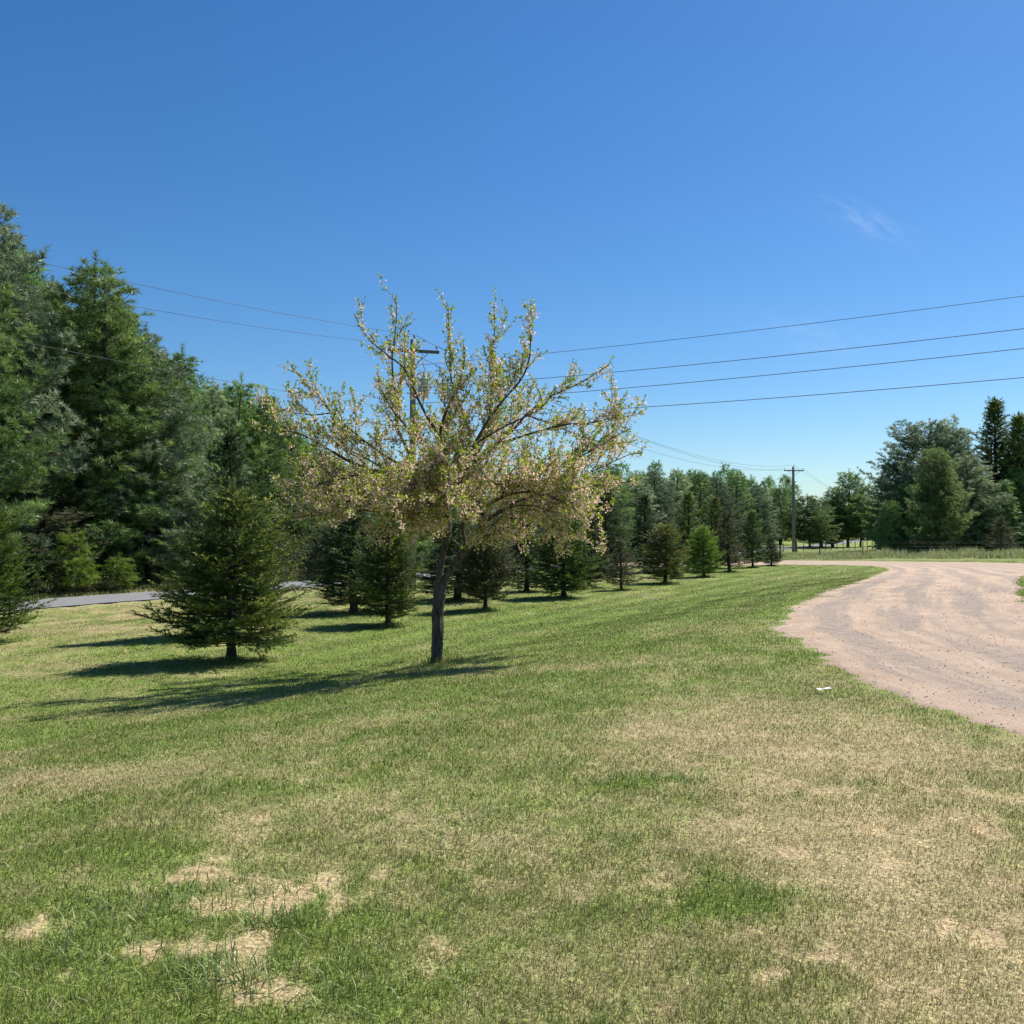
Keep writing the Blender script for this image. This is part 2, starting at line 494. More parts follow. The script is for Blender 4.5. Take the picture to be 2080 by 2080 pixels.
# ------------------------------------------------------------------ driveway outline (on the ground)
_leftpx = [(2330, 1640), (2200, 1572), (2075, 1515), (2035, 1490), (2004, 1476), (1962, 1460), (1925, 1448), (1895, 1438), (1855, 1429), (1803, 1404), (1765, 1394), (1738, 1384), (1702, 1371),
           (1680, 1355), (1668, 1336), (1645, 1324), (1620, 1313), (1603, 1300), (1588, 1292), (1572, 1286), (1554, 1281), (1566, 1275), (1579, 1270), (1588, 1262), (1588, 1252), (1590, 1241), (1603, 1234),
           (1620, 1227), (1645, 1216), (1668, 1204), (1697, 1195), (1725, 1186), (1750, 1178), (1771, 1169), (1790, 1162), (1799, 1157), (1790, 1152.5), (1760, 1149.3), (1710, 1147.7), (1640, 1147), (1575, 1146.6)]
_left = [hit(*p) for p in _leftpx]
_far = [hit(*p) for p in [(1550, 1138.8), (1700, 1139.5), (1800, 1140.5), (1980, 1142), (2080, 1144.5), (2330, 1150)]]
_isle = [hit(*p) for p in [(2330, 1165), (2110, 1166), (2078, 1171), (2069, 1180), (2073, 1190), (2067, 1200), (2069, 1211), (2078, 1222), (2120, 1232), (2330, 1262)]]


def extend(p, dirx, until_s):
    """carry the driveway on until it meets the road"""
    out = []; p = np.array(p, float); dv = np.array(dirx, float)
    while road_s(*p) > until_s:
        p = p + dv * 1.5
        out.append(tuple(p))
    return out


_near_ext = extend(_left[-1], (-1, 0.02), -0.2)
_far_ext = extend(_far[0], (-1, 0.02), -0.2)[::-1]
outline = _left + _near_ext + _far_ext + _far + _isle


def resample(pts, closed=True):
    out = []
    n = len(pts)
    for i in range(n if closed else n - 1):
        a = np.array(pts[i]); b = np.array(pts[(i + 1) % n])
        d = np.linalg.norm(b - a); step = max(0.05, 0.0075 * min(a[1], b[1]))
        k = max(1, int(d / step))
        for j in range(k):
            out.append(a + (b - a) * j / k)
    return np.array(out)


ol = resample(outline)
_wob = np.clip(ol[:, 1] / 40, 0.06, 0.3)
_farok = (ol[:, 1] < 60).astype(float) * 0.8 + 0.2
ol[:, 0] += (fbm(ol[:, 0] * 2.5, ol[:, 1] * 2.5, 21, 4) - .5) * 2.2 * _wob * _farok
ol[:, 1] += (fbm(ol[:, 0] * 2.5 + 9, ol[:, 1] * 2.5, 22, 4) - .5) * 2.2 * _wob * _farok


def inside(poly, x, y):
    x = np.asarray(x); y = np.asarray(y); r = np.zeros(x.shape, bool)
    px, py = poly[:, 0], poly[:, 1]
    j = len(poly) - 1
    for i in range(len(poly)):
        c = ((py[i] > y) != (py[j] > y))
        with np.errstate(divide='ignore', invalid='ignore'):
            xi = (px[j] - px[i]) * (y - py[i]) / (py[j] - py[i] + 1e-12) + px[i]
        r ^= c & (x < xi)
        j = i
    return r


lineL = resample(_left, closed=False)
lineL = lineL[:: max(1, len(lineL) // 500)]


def left_dist(x, y):
    P = np.stack([x, y], 1); d = np.empty(len(P)); ix = np.empty(len(P), int)
    for a in range(0, len(P), 4000):
        q = ((P[a:a + 4000, None] - lineL[None]) ** 2).sum(-1)
        ix[a:a + 4000] = q.argmin(1); d[a:a + 4000] = np.sqrt(q.min(1))
    return d, ix


# ------------------------------------------------------------------ ground sheet
def ground_material():
    m, t, b = mat_new('lawn_ground')
    at = t.nodes.new('ShaderNodeAttribute'); at.attribute_name = 'col'
    tc = t.nodes.new('ShaderNodeTexCoord')
    cur = at.outputs['Color']
    for sc, lo, hi, det in ((55, 0.55, 1.45, 4), (9, 0.8, 1.2, 4), (1.3, 0.88, 1.12, 3)):
        no = t.nodes.new('ShaderNodeTexNoise'); no.inputs['Scale'].default_value = sc; no.inputs['Detail'].default_value = det
        t.links.new(tc.outputs['Object'], no.inputs['Vector'])
        mr = t.nodes.new('ShaderNodeMapRange'); mr.inputs['From Min'].default_value = 0.3; mr.inputs['From Max'].default_value = 0.7
        mr.inputs['To Min'].default_value = lo; mr.inputs['To Max'].default_value = hi
        t.links.new(no.outputs['Fac'], mr.inputs['Value'])
        h = t.nodes.new('ShaderNodeHueSaturation'); t.links.new(mr.outputs[0], h.inputs['Value']); t.links.new(cur, h.inputs['Color'])
        cur = h.outputs[0]
    t.links.new(cur, b.inputs['Base Color'])
    no = t.nodes.new('ShaderNodeTexNoise'); no.inputs['Scale'].default_value = 40; no.inputs['Detail'].default_value = 5
    t.links.new(tc.outputs['Object'], no.inputs['Vector'])
    bp = t.nodes.new('ShaderNodeBump'); bp.inputs['Strength'].default_value = 0.7; bp.inputs['Distance'].default_value = 0.04
    t.links.new(no.outputs['Fac'], bp.inputs['Height']); t.links.new(bp.outputs[0], b.inputs['Normal'])
    b.inputs['Roughness'].default_value = 0.95; b.inputs['Specular IOR Level'].default_value = 0.1
    return m


M['ground'] = ground_material()
nr = 330
rad = 0.4 * (1500 / 0.4) ** (np.arange(nr) / (nr - 1))
ang = np.concatenate([np.linspace(-42, 42, 420), np.linspace(45, 315, 80)])
ang = np.radians(ang)
A_, R_ = np.meshgrid(ang, rad)
gx, gy = (np.sin(A_) * R_).ravel(), (np.cos(A_) * R_).ravel()
gz = height(gx, gy)
ins = inside(ol, gx, gy)
dl, _ = left_dist(gx, gy)
gz = gz - np.where(ins, 0.08 * sstep(0.5, 1.2, dl), 0)
rs = road_s(gx, gy)
gz = gz - 0.12 * sstep(-0.3, -0.6, rs) * sstep(-3.7, -3.4, rs)
na = len(ang)
i, j = np.meshgrid(np.arange(nr - 1), np.arange(na), indexing='ij')
j2 = (j + 1) % na
a, b_, c, d = i * na + j, i * na + j2, (i + 1) * na + j2, (i + 1) * na + j
GF = np.concatenate([np.stack([a, c, b_], -1).reshape(-1, 3), np.stack([a, d, c], -1).reshape(-1, 3)])
V = np.stack([gx, gy, gz], 1)
V = np.concatenate([V, [[0, 0, hz(0, 0)]]])
k = np.arange(na)
GF = np.concatenate([GF, np.stack([np.full(na, len(V) - 1), k, (k + 1) % na], -1)])
nrm = np.cross(V[GF[:, 1]] - V[GF[:, 0]], V[GF[:, 2]] - V[GF[:, 0]])[:, 2] < 0
GF[nrm] = GF[nrm][:, ::-1]
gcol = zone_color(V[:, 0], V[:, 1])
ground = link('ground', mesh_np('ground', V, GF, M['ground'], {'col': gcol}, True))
tag(ground, kind='structure')


# ------------------------------------------------------------------ driveway and road sheets
def sheet(poly, spacing, dz, sink_edge=False):
    n = len(poly)
    pts = [Vector(p) for p in poly]
    x0, y0 = poly.min(0); x1, y1 = poly.max(0)
    xs = []
    y = y0
    while y < y1:
        st = max(spacing, spacing * y / 9.0)
        row = np.arange(x0, x1, st) + rng.random() * st
        row = row[np.abs(row) < 0.85 * max(y, 1) + 30]
        xs.append(np.stack([row + rng.normal(size=len(row)) * st * .1, np.full(len(row), y) + rng.normal(size=len(row)) * st * .1], 1))
        y += st * 0.87
    q = np.concatenate(xs)
    tg = np.roll(poly, -1, 0) - np.roll(poly, 1, 0); tg /= np.linalg.norm(tg, axis=1, keepdims=True) + 1e-9
    nm = np.stack([-tg[:, 1], tg[:, 0]], 1) * (0.05 + 0.004 * np.abs(poly[:, 1]))[:, None]
    for sg in (1, -1):
        r_ = poly + nm * sg
        q = np.concatenate([q, r_[::2]])
    q = q[inside(poly, q[:, 0], q[:, 1])]
    pts += [Vector(p) for p in q]
    vo, _, fo, ov, *_ = delaunay_2d_cdt(pts, [(i, (i + 1) % n) for i in range(n)], [], 1, 1e-5)
    rim = np.array([any(k < n for k in o_) for o_ in ov])
    vo = np.array([tuple(v) for v in vo]); fo = np.array([f for f in fo if len(f) == 3])
    cen = vo[fo].mean(1)
    fo = fo[inside(poly, cen[:, 0], cen[:, 1])]
    z = height(vo[:, 0], vo[:, 1]) + np.where(rim, -0.035, dz)
    V = np.concatenate([vo, z[:, None]], 1)
    nz = np.cross(V[fo[:, 1]] - V[fo[:, 0]], V[fo[:, 2]] - V[fo[:, 0]])[:, 2] < 0
    fo[nz] = fo[nz][:, ::-1]
    return V, fo


def gravel_material():
    m, t, b = mat_new('pink_gravel')
    tc = t.nodes.new('ShaderNodeTexCoord')
    ed = t.nodes.new('ShaderNodeAttribute'); ed.attribute_name = 'edist'
    al = t.nodes.new('ShaderNodeAttribute'); al.attribute_name = 'along'
    cb = t.nodes.new('ShaderNodeCombineXYZ')

    def mul(v, k):
        x = t.nodes.new('ShaderNodeMath'); x.operation = 'MULTIPLY'; t.links.new(v, x.inputs[0]); x.inputs[1].default_value = k
        return x.outputs[0]
    t.links.new(mul(ed.outputs['Fac'], 1.25), cb.inputs[0]); t.links.new(mul(al.outputs['Fac'], 0.09), cb.inputs[1])

    def noise(vec, sc, det=5, rough=.6):
        no = t.nodes.new('ShaderNodeTexNoise'); no.inputs['Scale'].default_value = sc; no.inputs['Detail'].default_value = det
        no.inputs['Roughness'].default_value = rough
        t.links.new(vec, no.inputs['Vector'])
        return no.outputs['Fac']
    st = noise(cb.outputs[0], 1.5, 5, .65)
    # wheel tracks, following the bend
    sn = t.nodes.new('ShaderNodeMath'); sn.operation = 'SINE'
    ph = t.nodes.new('ShaderNodeMath'); ph.operation = 'ADD'
    wob_ = t.nodes.new('ShaderNodeCombineXYZ'); t.links.new(mul(al.outputs['Fac'], 0.12), wob_.inputs[0])
    t.links.new(mul(ed.outputs['Fac'], 4.4), ph.inputs[0]); t.links.new(mul(noise(wob_.outputs[0], 1.0, 2), 7.0), ph.inputs[1])
    t.links.new(ph.outputs[0], sn.inputs[0])
    s2 = t.nodes.new('ShaderNodeMath'); s2.operation = 'MULTIPLY_ADD'
    t.links.new(sn.outputs[0], s2.inputs[0]); s2.inputs[1].default_value = 0.10; t.links.new(st, s2.inputs[2])
    st = s2.outputs[0]
    sand = ramp(t, noise(tc.outputs['Object'], 1.1, 6), [(0.3, (0.40, 0.295, 0.215)), (0.7, (0.52, 0.395, 0.295))])
    grey = ramp(t, noise(tc.outputs['Object'], 60, 5, .75), [(0.25, (0.15, 0.125, 0.11)), (0.5, (0.285, 0.235, 0.198)), (0.8, (0.45, 0.385, 0.33))])
    f1 = ramp(t, st, [(0.42, (0, 0, 0)), (0.58, (1, 1, 1))])
    mp = t.nodes.new('ShaderNodeMath'); mp.operation = 'MULTIPLY'
    f2 = ramp(t, noise(tc.outputs['Object'], 5, 6, .7), [(0.33, (0.35, .35, .35)), (0.60, (1, 1, 1))])
    t.links.new(f1, mp.inputs[0]); t.links.new(f2, mp.inputs[1])
    mx = t.nodes.new('ShaderNodeMix'); mx.data_type = 'RGBA'
    t.links.new(mp.outputs[0], mx.inputs['Factor']); t.links.new(sand, mx.inputs['A']); t.links.new(grey, mx.inputs['B'])
    sp = ramp(t, noise(tc.outputs['Object'], 38, 8, .8), [(0.30, (0.38, 0.36, 0.35)), (0.45, (0.92, 0.92, 0.92)), (0.66, (1.15, 1.12, 1.08))])
    mm = t.nodes.new('ShaderNodeMix'); mm.data_type = 'RGBA'; mm.blend_type = 'MULTIPLY'; mm.inputs['Factor'].default_value = 0.9
    t.links.new(mx.outputs['Result'], mm.inputs['A']); t.links.new(sp, mm.inputs['B'])
    t.links.new(mm.outputs['Result'], b.inputs['Base Color'])
    bp = t.nodes.new('ShaderNodeBump'); bp.inputs['Strength'].default_value = 0.8; bp.inputs['Distance'].default_value = 0.03
    ad = t.nodes.new('ShaderNodeMath'); ad.operation = 'ADD'
    t.links.new(mul(st, 1.6), ad.inputs[0]); t.links.new(noise(tc.outputs['Object'], 45, 5, .7), ad.inputs[1])
    t.links.new(ad.outputs[0], bp.inputs['Height']); t.links.new(bp.outputs[0], b.inputs['Normal'])
    b.inputs['Roughness'].default_value = 0.95; b.inputs['Specular IOR Level'].default_value = 0.1
    return m


M['gravel'] = gravel_material()
DV, DF = sheet(ol, 0.28, 0.012)
ed, al = left_dist(DV[:, 0], DV[:, 1])
_cum = np.concatenate([[0], np.cumsum(np.linalg.norm(np.diff(lineL, axis=0), axis=1))])
al = _cum[al]
# soft ruts and a low crown, pressed into the sheet's height
drive = link('driveway', mesh_np('driveway', DV, DF, M['gravel'], {'edist': ed, 'along': al}, True))
tag(drive, kind='structure')

m, t, b = mat_new('asphalt')
tc = t.nodes.new('ShaderNodeTexCoord')
no = t.nodes.new('ShaderNodeTexNoise'); no.inputs['Scale'].default_value = 3; no.inputs['Detail'].default_value = 8; no.inputs['Roughness'].default_value = .7
t.links.new(tc.outputs['Object'], no.inputs['Vector'])
t.links.new(ramp(t, no.outputs['Fac'], [(0.3, (0.15, 0.15, 0.155)), (0.7, (0.21, 0.21, 0.213))]), b.inputs['Base Color'])
M['asphalt'] = m
tt = np.arange(-70, 330, 0.5)
edge_a = np.stack([P0[0] + U[0] * tt, P0[1] + U[1] * tt], 1) + N * ((fbm(tt * .6, tt * 0, 31, 3) - .5) * .25)[:, None]
edge_b = np.stack([P0[0] + U[0] * tt, P0[1] + U[1] * tt], 1) + N * (-3.95 + (fbm(tt * .6, tt * 0 + 5, 32, 3) - .5) * .25)[:, None]
RV = np.concatenate([edge_a, edge_b, edge_a * .5 + edge_b * .5])
rz = height(RV[:, 0], RV[:, 1]) + 0.03
n_ = len(tt)
rz[2 * n_:] += 0.03
RV = np.concatenate([RV, rz[:, None]], 1)
q = np.arange(n_ - 1)
RF = np.concatenate([np.stack([x, x + 1, y + 1], -1) if w == 0 else np.stack([x, y + 1, y], -1)
                     for x, y in ((q, q + 2 * n_), (q + 2 * n_, q + n_)) for w in (0, 1)])
nz = np.cross(RV[RF[:, 1]] - RV[RF[:, 0]], RV[RF[:, 2]] - RV[RF[:, 0]])[:, 2] < 0
RF[nz] = RF[nz][:, ::-1]
road = link('road', mesh_np('road', RV, RF, M['asphalt'], {}, True))
tag(road, kind='structure')


# ------------------------------------------------------------------ grass blades
def blade_material():
    m, t, b = mat_new('grass_blades')
    at = t.nodes.new('ShaderNodeAttribute'); at.attribute_name = 'col'
    t.links.new(at.outputs['Color'], b.inputs['Base Color'])
    b.inputs['Roughness'].default_value = 0.6; b.inputs['Specular IOR Level'].default_value = 0.25
    tr = t.nodes.new('ShaderNodeBsdfTranslucent'); t.links.new(at.outputs['Color'], tr.inputs['Color'])
    mx = t.nodes.new('ShaderNodeMixShader'); mx.inputs[0].default_value = 0.25
    t.links.new(b.outputs[0], mx.inputs[1]); t.links.new(tr.outputs[0], mx.inputs[2])
    t.links.new(mx.outputs[0], t.nodes['Material Output'].inputs['Surface'])
    return m


M['blade'] = blade_material()


def blades(x, y, L, w, col, lean=0.75, bend=0.9, z=None):
    n = len(x)
    z = height(x, y) if z is None else z
    base = np.stack([x, y, z - 0.004], 1)
    az = rng.random(n) * 2 * np.pi
    dirh = np.stack([np.cos(az), np.sin(az), np.zeros(n)], 1)
    le = np.abs(rng.normal(size=n)) * lean
    d0 = dirh * np.sin(le * .6)[:, None]; d0[:, 2] = np.cos(le * .6)
    l2 = le * .6 + bend * rng.random(n)
    d1 = dirh * np.sin(l2)[:, None]; d1[:, 2] = np.cos(l2)
    fa = rng.random(n) * np.pi
    side = np.stack([np.cos(fa), np.sin(fa), np.zeros(n)], 1) * (w / 2)[:, None]
    mid = base + d0 * (L * .55)[:, None]
    tip = mid + d1 * (L * .45)[:, None]
    V = np.stack([base - side, base + side, mid - side * .75, mid + side * .75, tip], 1).reshape(-1, 3)
    o = np.arange(n)[:, None] * 5
    Fc = np.concatenate([o + np.array([[0, 1, 3]]), o + np.array([[0, 3, 2]]), o + np.array([[2, 3, 4]])], 1).reshape(-1, 3)
    return V, Fc, np.repeat(col, 5, axis=0)


NB = 1000000
y1, y2, p = 2.5, 82.0, 0.12
u = rng.random(NB)
yy = (y1 ** p + u * (y2 ** p - y1 ** p)) ** (1 / p)
xx = (rng.random(NB) * 2 - 1) * (0.60 * yy + 0.35)
dry, bare, stripe_sheen = lawn_state(xx, yy)
keep = (rng.random(NB) > np.clip(bare * 1.1, 0, .95)) & ~inside(ol, xx + rng.normal(size=NB) * .008 * (4 + yy * .35), yy + rng.normal(size=NB) * .008 * (4 + yy * .35))
sr = road_s(xx, yy)
keep &= (sr > 0.15) & (yy < 82 - 0.02 * xx)
xx, yy, dry, bare, stripe_sheen = [v[keep] for v in (xx, yy, dry, bare, stripe_sheen)]
n = len(xx)
tall = fbm(xx * 1.3, yy * 1.3, 55, 3)
L = (0.018 + 0.026 * rng.random(n)) * (0.45 + 0.75 * tall + 0.55 * fbm(xx * 7, yy * 7, 56, 2)) * (1.15 - 0.4 * dry) * (1 - 0.4 * bare)
w = 0.0027 * (np.maximum(yy, 3) / 3) ** 0.74 * (0.7 + 0.6 * rng.random(n))
isdry = rng.random(n) < (dry * 0.86 + 0.02)
gi = rng.integers(0, 4, n)
colr = np.where(isdry[:, None], TANS[gi], GREENS[gi])
colr = colr * (0.75 + 0.5 * rng.random(n))[:, None]
colr = colr * (1 + 0.18 * (stripe_sheen * sstep(12, 20, yy)))[:, None]  # the same light and dark mowing bands, painted on the blades
BV, BF, BC = blades(xx, yy, L, w, colr, 1.15, 1.1)
grass = link('lawn_grass', mesh_np('lawn_grass', BV, BF, M['blade'], {'col': BC}, False))
tag(grass, 'short mown lawn grass, part green and part dry', 'grass', kind='stuff')

# cut straw and thatch lying flat, thickest where the grass has gone
ns = 90000
py_ = (2.5 ** .5 + rng.random(ns) * (15 ** .5 - 2.5 ** .5)) ** 2
px_ = (rng.random(ns) * 2 - 1) * (0.60 * py_ + 0.35)
d_, b_r, _s = lawn_state(px_, py_)
kk = (rng.random(ns) < .10 + .55 * b_r + .28 * d_) & ~inside(ol, px_, py_) & (road_s(px_, py_) > .3)
px_, py_ = px_[kk], py_[kk]
n = len(px_)
cc = np.array([(0.50, 0.42, 0.24), (0.60, 0.52, 0.34), (0.36, 0.29, 0.16), (0.44, 0.33, 0.19)])[rng.integers(0, 4, n)] * (.75 + .5 * rng.random(n))[:, None]
BV, BF, BC = blades(px_, py_, .025 + .045 * rng.random(n), .0024 * (np.maximum(py_, 3) / 3) ** .7 * (.7 + .6 * rng.random(n)), cc, 0.2, .25)
bz = np.repeat(height(px_, py_), 5); up_ = BV[:, 2] - bz
az_ = np.repeat(rng.random(n) * 6.283, 5)
BV[:, 0] += np.cos(az_) * up_ * .95; BV[:, 1] += np.sin(az_) * up_ * .95; BV[:, 2] = bz + .008 + up_ * np.repeat(.12 + .35 * rng.random(n), 5)
o = link('straw_litter', mesh_np('straw_litter', BV, BF, M['blade'], {'col': BC}, False))
tag(o, 'dry cut straw lying loose in the lawn and on the bare patches', 'straw', kind='stuff')

# coarse broad-bladed weedy tufts in the bare patches
tx, ty, tl = [], [], []
for (a, b2, cnt, sp, ln) in [(300, 1850, 420, .34, .085), (470, 1810, 260, .30, .08), (560, 1880, 170, .16, .12), (450, 1985, 300, .22, .12), (1340, 1590, 240, .42, .09), (1230, 1705, 120, .2, .08),
                             (170, 1930, 220, .3, .09), (1000, 1680, 160, .3, .07), (960, 1660, 150, .3, .08), (560, 1820, 90, .2, .08), (650, 2000, 250, .4, .1), (930, 1710, 120, .25, .08)]:
    cx, cy = hit(a, b2)
    tx.append(cx + rng.normal(size=cnt) * sp * .6); ty.append(cy + rng.normal(size=cnt) * sp * .4); tl.append(ln * .95 * (0.5 + 0.8 * rng.random(cnt)))
tx, ty, tl = map(np.concatenate, (tx, ty, tl))
cg = np.array([(0.26, 0.33, 0.10), (0.36, 0.42, 0.19), (0.18, 0.25, 0.06)])[rng.integers(0, 3, len(tx))] * (0.8 + .4 * rng.random(len(tx)))[:, None]
BV, BF, BC = blades(tx, ty, tl, 0.0055 * (.7 + .7 * rng.random(len(tx))), cg, 1.7, 0.9)
o = link('coarse_grass', mesh_np('coarse_grass', BV, BF, M['blade'], {'col': BC}, False))
tag(o, 'coarse bright green crabgrass tufts in the bare patches', 'grass', kind='stuff')

# tall unmown grass: the strip past the driveway, the verge under the wood, the meadow inside the fence
n = 60000
gx_ = rng.uniform(8, 75, n); gy_ = 80 + rng.random(n) ** 1.3 * 32
dens = fbm(gx_ * .7, gy_ * .7, 41, 3)
gx_, gy_ = gx_[dens > .35], gy_[dens > .35]
fy = hit(1830, 1133)[1]
ok = (gy_ > 85.5 + 2.5 * fbm(gx_ * .3, gy_ * 0, 49, 3)) & (road_s(gx_, gy_) > 0.5)
gx_, gy_ = gx_[ok], gy_[ok]
n = len(gx_)
hh = 0.06 + (0.15 + 0.75 * sstep(26, 40, gx_)) * sstep(.3, .75, fbm(gx_ * .45, gy_ * .6, 43, 4)) * (.5 + .6 * rng.random(n)) + 0.08 * rng.random(n)
cc = np.array([(0.30, 0.35, 0.12), (0.40, 0.41, 0.19), (0.24, 0.29, 0.09), (0.50, 0.46, 0.28)])[rng.integers(0, 4, n)] * (.8 + .4 * rng.random(n))[:, None]
BV, BF, BC = blades(gx_, gy_, hh, np.full(n, .06), cc, .5, .7)
o = link('meadow_grass', mesh_np('meadow_grass', BV, BF, M['blade'], {'col': BC}, False))
tag(o, 'tall unmown pale grass beyond the driveway', 'grass', kind='stuff')
n = 30000
tq = rng.uniform(-25, 130, n); sq = -4.2 - rng.random(n) ** 2 * 4.5
gx_ = P0[0] + U[0] * tq + N[0] * sq; gy_ = P0[1] + U[1] * tq + N[1] * sq
hh = 0.15 + 0.4 * rng.random(n) * np.clip((-sq - 4) / 3, .15, 1)
cc = np.array([(0.15, 0.20, 0.05), (0.22, 0.23, 0.07), (0.11, 0.15, 0.04), (0.30, 0.25, 0.13)])[rng.integers(0, 4, n)] * (.8 + .4 * rng.random(n))[:, None]
BV, BF, BC = blades(gx_, gy_, hh, np.full(n, .035), cc, .6, .8)
o = link('verge_grass', mesh_np('verge_grass', BV, BF, M['blade'], {'col': BC}, False))
tag(o, 'uncut verge grass between the road and the pine wood', 'grass', kind='stuff')

# loose stones on the gravel
n = 9000
sx = rng.uniform(2, 14, n * 3); sy = 6.5 + rng.random(n * 3) ** 1.6 * 26
st_ = fbm(sx * .9, sy * 2.0, 71, 3)
ok = inside(ol, sx, sy) & (st_ > .42)
sx, sy = sx[ok][:n], sy[ok][:n]
n = len(sx)
oct_ = np.array([(1, 0, 0), (-1, 0, 0), (0, 1, 0), (0, -1, 0), (0, 0, 1), (0, 0, -1)], float)
of = np.array([(0, 2, 4), (2, 1, 4), (1, 3, 4), (3, 0, 4), (2, 0, 5), (1, 2, 5), (3, 1, 5), (0, 3, 5)])
sz = 0.002 + 0.008 * rng.random(n) ** 5 + 0.00022 * sy
ra = rng.random(n) * 6.28
SV = oct_[None] * (sz[:, None, None] * (0.7 + 0.6 * rng.random((n, 6, 1)))) * np.array((1.2, .9, .6))
cx_, sn_ = np.cos(ra)[:, None], np.sin(ra)[:, None]
SV = np.stack([SV[..., 0] * cx_ - SV[..., 1] * sn_, SV[..., 0] * sn_ + SV[..., 1] * cx_, SV[..., 2]], -1)
SV += np.stack([sx, sy, height(sx, sy) + 0.014 + sz * .2], 1)[:, None]
SF = (np.arange(n)[:, None, None] * 6 + of[None]).reshape(-1, 3)
pc = np.array([(0.27, 0.22, 0.195), (0.36, 0.29, 0.24), (0.48, 0.40, 0.34), (0.33, 0.27, 0.235)])[rng.integers(0, 4, n)]
m, t, b = mat_new('stone')
at = t.nodes.new('ShaderNodeAttribute'); at.attribute_name = 'col'; t.links.new(at.outputs['Color'], b.inputs['Base Color'])
o = link('gravel', mesh_np('gravel', SV.reshape(-1, 3), SF, m, {'col': np.repeat(pc, 6, 0)}, False))
tag(o, 'loose grey and pink stones on the driveway', 'gravel', kind='stuff')

# ------------------------------------------------------------------ tree builders
UP = np.array((0, 0, 1.0))


def unit(v):
    v = np.asarray(v, float)
    return v / (np.linalg.norm(v) + 1e-9)


def spruce_meshes(seed, H=3.0, rad=1.15, z0=0.12, shape=0.85, dens=1.0, mat='spruce', round_=0.0, ln=0.042, w=0.0125, k=13, step=0.072, leaders=1, upw=0.0, gap=0.06):
    g = np.random.default_rng(seed)
    tr, cr = Acc(), Acc()
    wob = np.stack([np.cumsum(g.normal(size=9)) * .012, np.cumsum(g.normal(size=9)) * .012, np.linspace(-0.08, 1, 9) * H], 1)
    wob[:2, :2] = 0
    rb = 0.024 * H ** .9
    tube(tr, wob, rb * (1 - np.linspace(0, 1, 9)) ** .8 + 0.006, 8)
    tube(tr, [(0, 0, -.06), (0, 0, .05), (0, 0, .22)], [rb * 1.55, rb * 1.25, rb], 8)
    SP, SD, SL, ST = [], [], [], []
    nb = int(165 * dens)
    us = np.linspace(0, 1, nb) ** 0.92
    az = 0
    for u_ in us:
        if g.random() < gap:
            continue
        z = z0 * H + u_ * (1 - z0) * H * 0.97
        az += 2.4 + g.normal() * .25
        prof = (1 - u_) ** shape * (1 - round_) + round_ * math.sqrt(max(0, 1 - (2 * u_ - .75) ** 2 / 1.6))
        prof *= min(1, 0.62 + u_ * 3.2)
        Lb = max(0.10, rad * prof * (0.55 + 0.62 * g.random()))
        el = (-0.28 + 0.95 * u_ + upw) + g.normal() * .09
        dh = np.array((math.cos(az), math.sin(az), 0))
        sd = np.cross(UP, dh)
        x0 = np.array((np.interp(z, wob[:, 2], wob[:, 0]), np.interp(z, wob[:, 2], wob[:, 1]), z))
        tt_ = np.linspace(0, 1, 6)
        curve = Lb * (math.tan(el) * tt_ * .8 + 0.30 * tt_ ** 2)
        pts = x0 + dh * (Lb * tt_)[:, None] + UP * curve[:, None] + sd * (Lb * .08 * g.normal() * tt_ ** 2)[:, None]
        tube(tr, pts, np.linspace(0.0085 * (Lb / rad) + .004, 0.002, 6), 4, cap=False)
        bt = 0.42 + 0.20 * g.normal()
        # twigs either side along the branch
        nt_ = max(4, int(Lb / (1.0 * step)))
        for q in range(nt_):
            tq_ = 0.16 + 0.84 * (q + g.random()) / nt_
            pb = np.array([np.interp(tq_, tt_, pts[:, c]) for c in range(3)])
            tl_ = (0.40 * Lb * (1 - tq_) + 0.09) * (0.7 + .6 * g.random())
            bd = unit(pts[min(5, int(tq_ * 5) + 1)] - pts[max(0, int(tq_ * 5) - 0 if tq_ < 1 else 4)])
            sgn = 1 if q % 2 else -1
            td = unit(bd * .72 + sd * sgn * (.7 + .2 * g.normal()) + UP * (.10 + .22 * g.normal()))
            m_ = max(1, int(tl_ / step)); tw = bt + .19 * g.normal()
            for e in range(m_):
                sp = pb + td * (tl_ * e / m_) - UP * (0.10 * tl_ * (e / m_) ** 2)
                SP.append(sp); SD.append(td + g.normal(size=3) * .05); SL.append(step * 1.2); ST.append(tw + .12 * (e / m_))
                if g.random() < .55:
                    s2 = unit(td * .75 + np.cross(td, UP) * (1 if e % 2 else -1) * .65 + UP * (.12 + .2 * g.normal()))
                    for h_ in range(int(g.integers(2, 4))):
                        SP.append(sp + s2 * (h_ * step)); SD.append(s2); SL.append(step * 1.15); ST.append(tw + .08 * h_)
        SP.append(pts[-1]); SD.append(unit(pts[-1] - pts[-2])); SL.append(step * 1.8); ST.append(bt + .4)
    # the leader(s)
    top = wob[-1]
    for q in range(leaders):
        off = g.normal(size=3) * .05 * (q > 0); off[2] = 0
        for e in range(6):
            SP.append(top + off * 3 + UP * (.06 * e - .10)); SD.append(UP + g.normal(size=3) * .05); SL.append(.07); ST.append(.75)
        for e in range(5):
            a_ = e * 1.26 + q
            SP.append(top + off - UP * .08); SD.append((math.cos(a_) * .5, math.sin(a_) * .5, 1.0)); SL.append(.14); ST.append(.75)
    SP, SD, SL, ST = np.array(SP), np.array(SD), np.array(SL), np.clip(np.array(ST), 0, 1)
    needles(cr, SP, SD, SL, k, ln, w, 1.05, ST, g)
    return acc_mesh('spruce_trunk', tr, M['bark_spruce'], True), acc_mesh('spruce_crown', cr, M[mat])


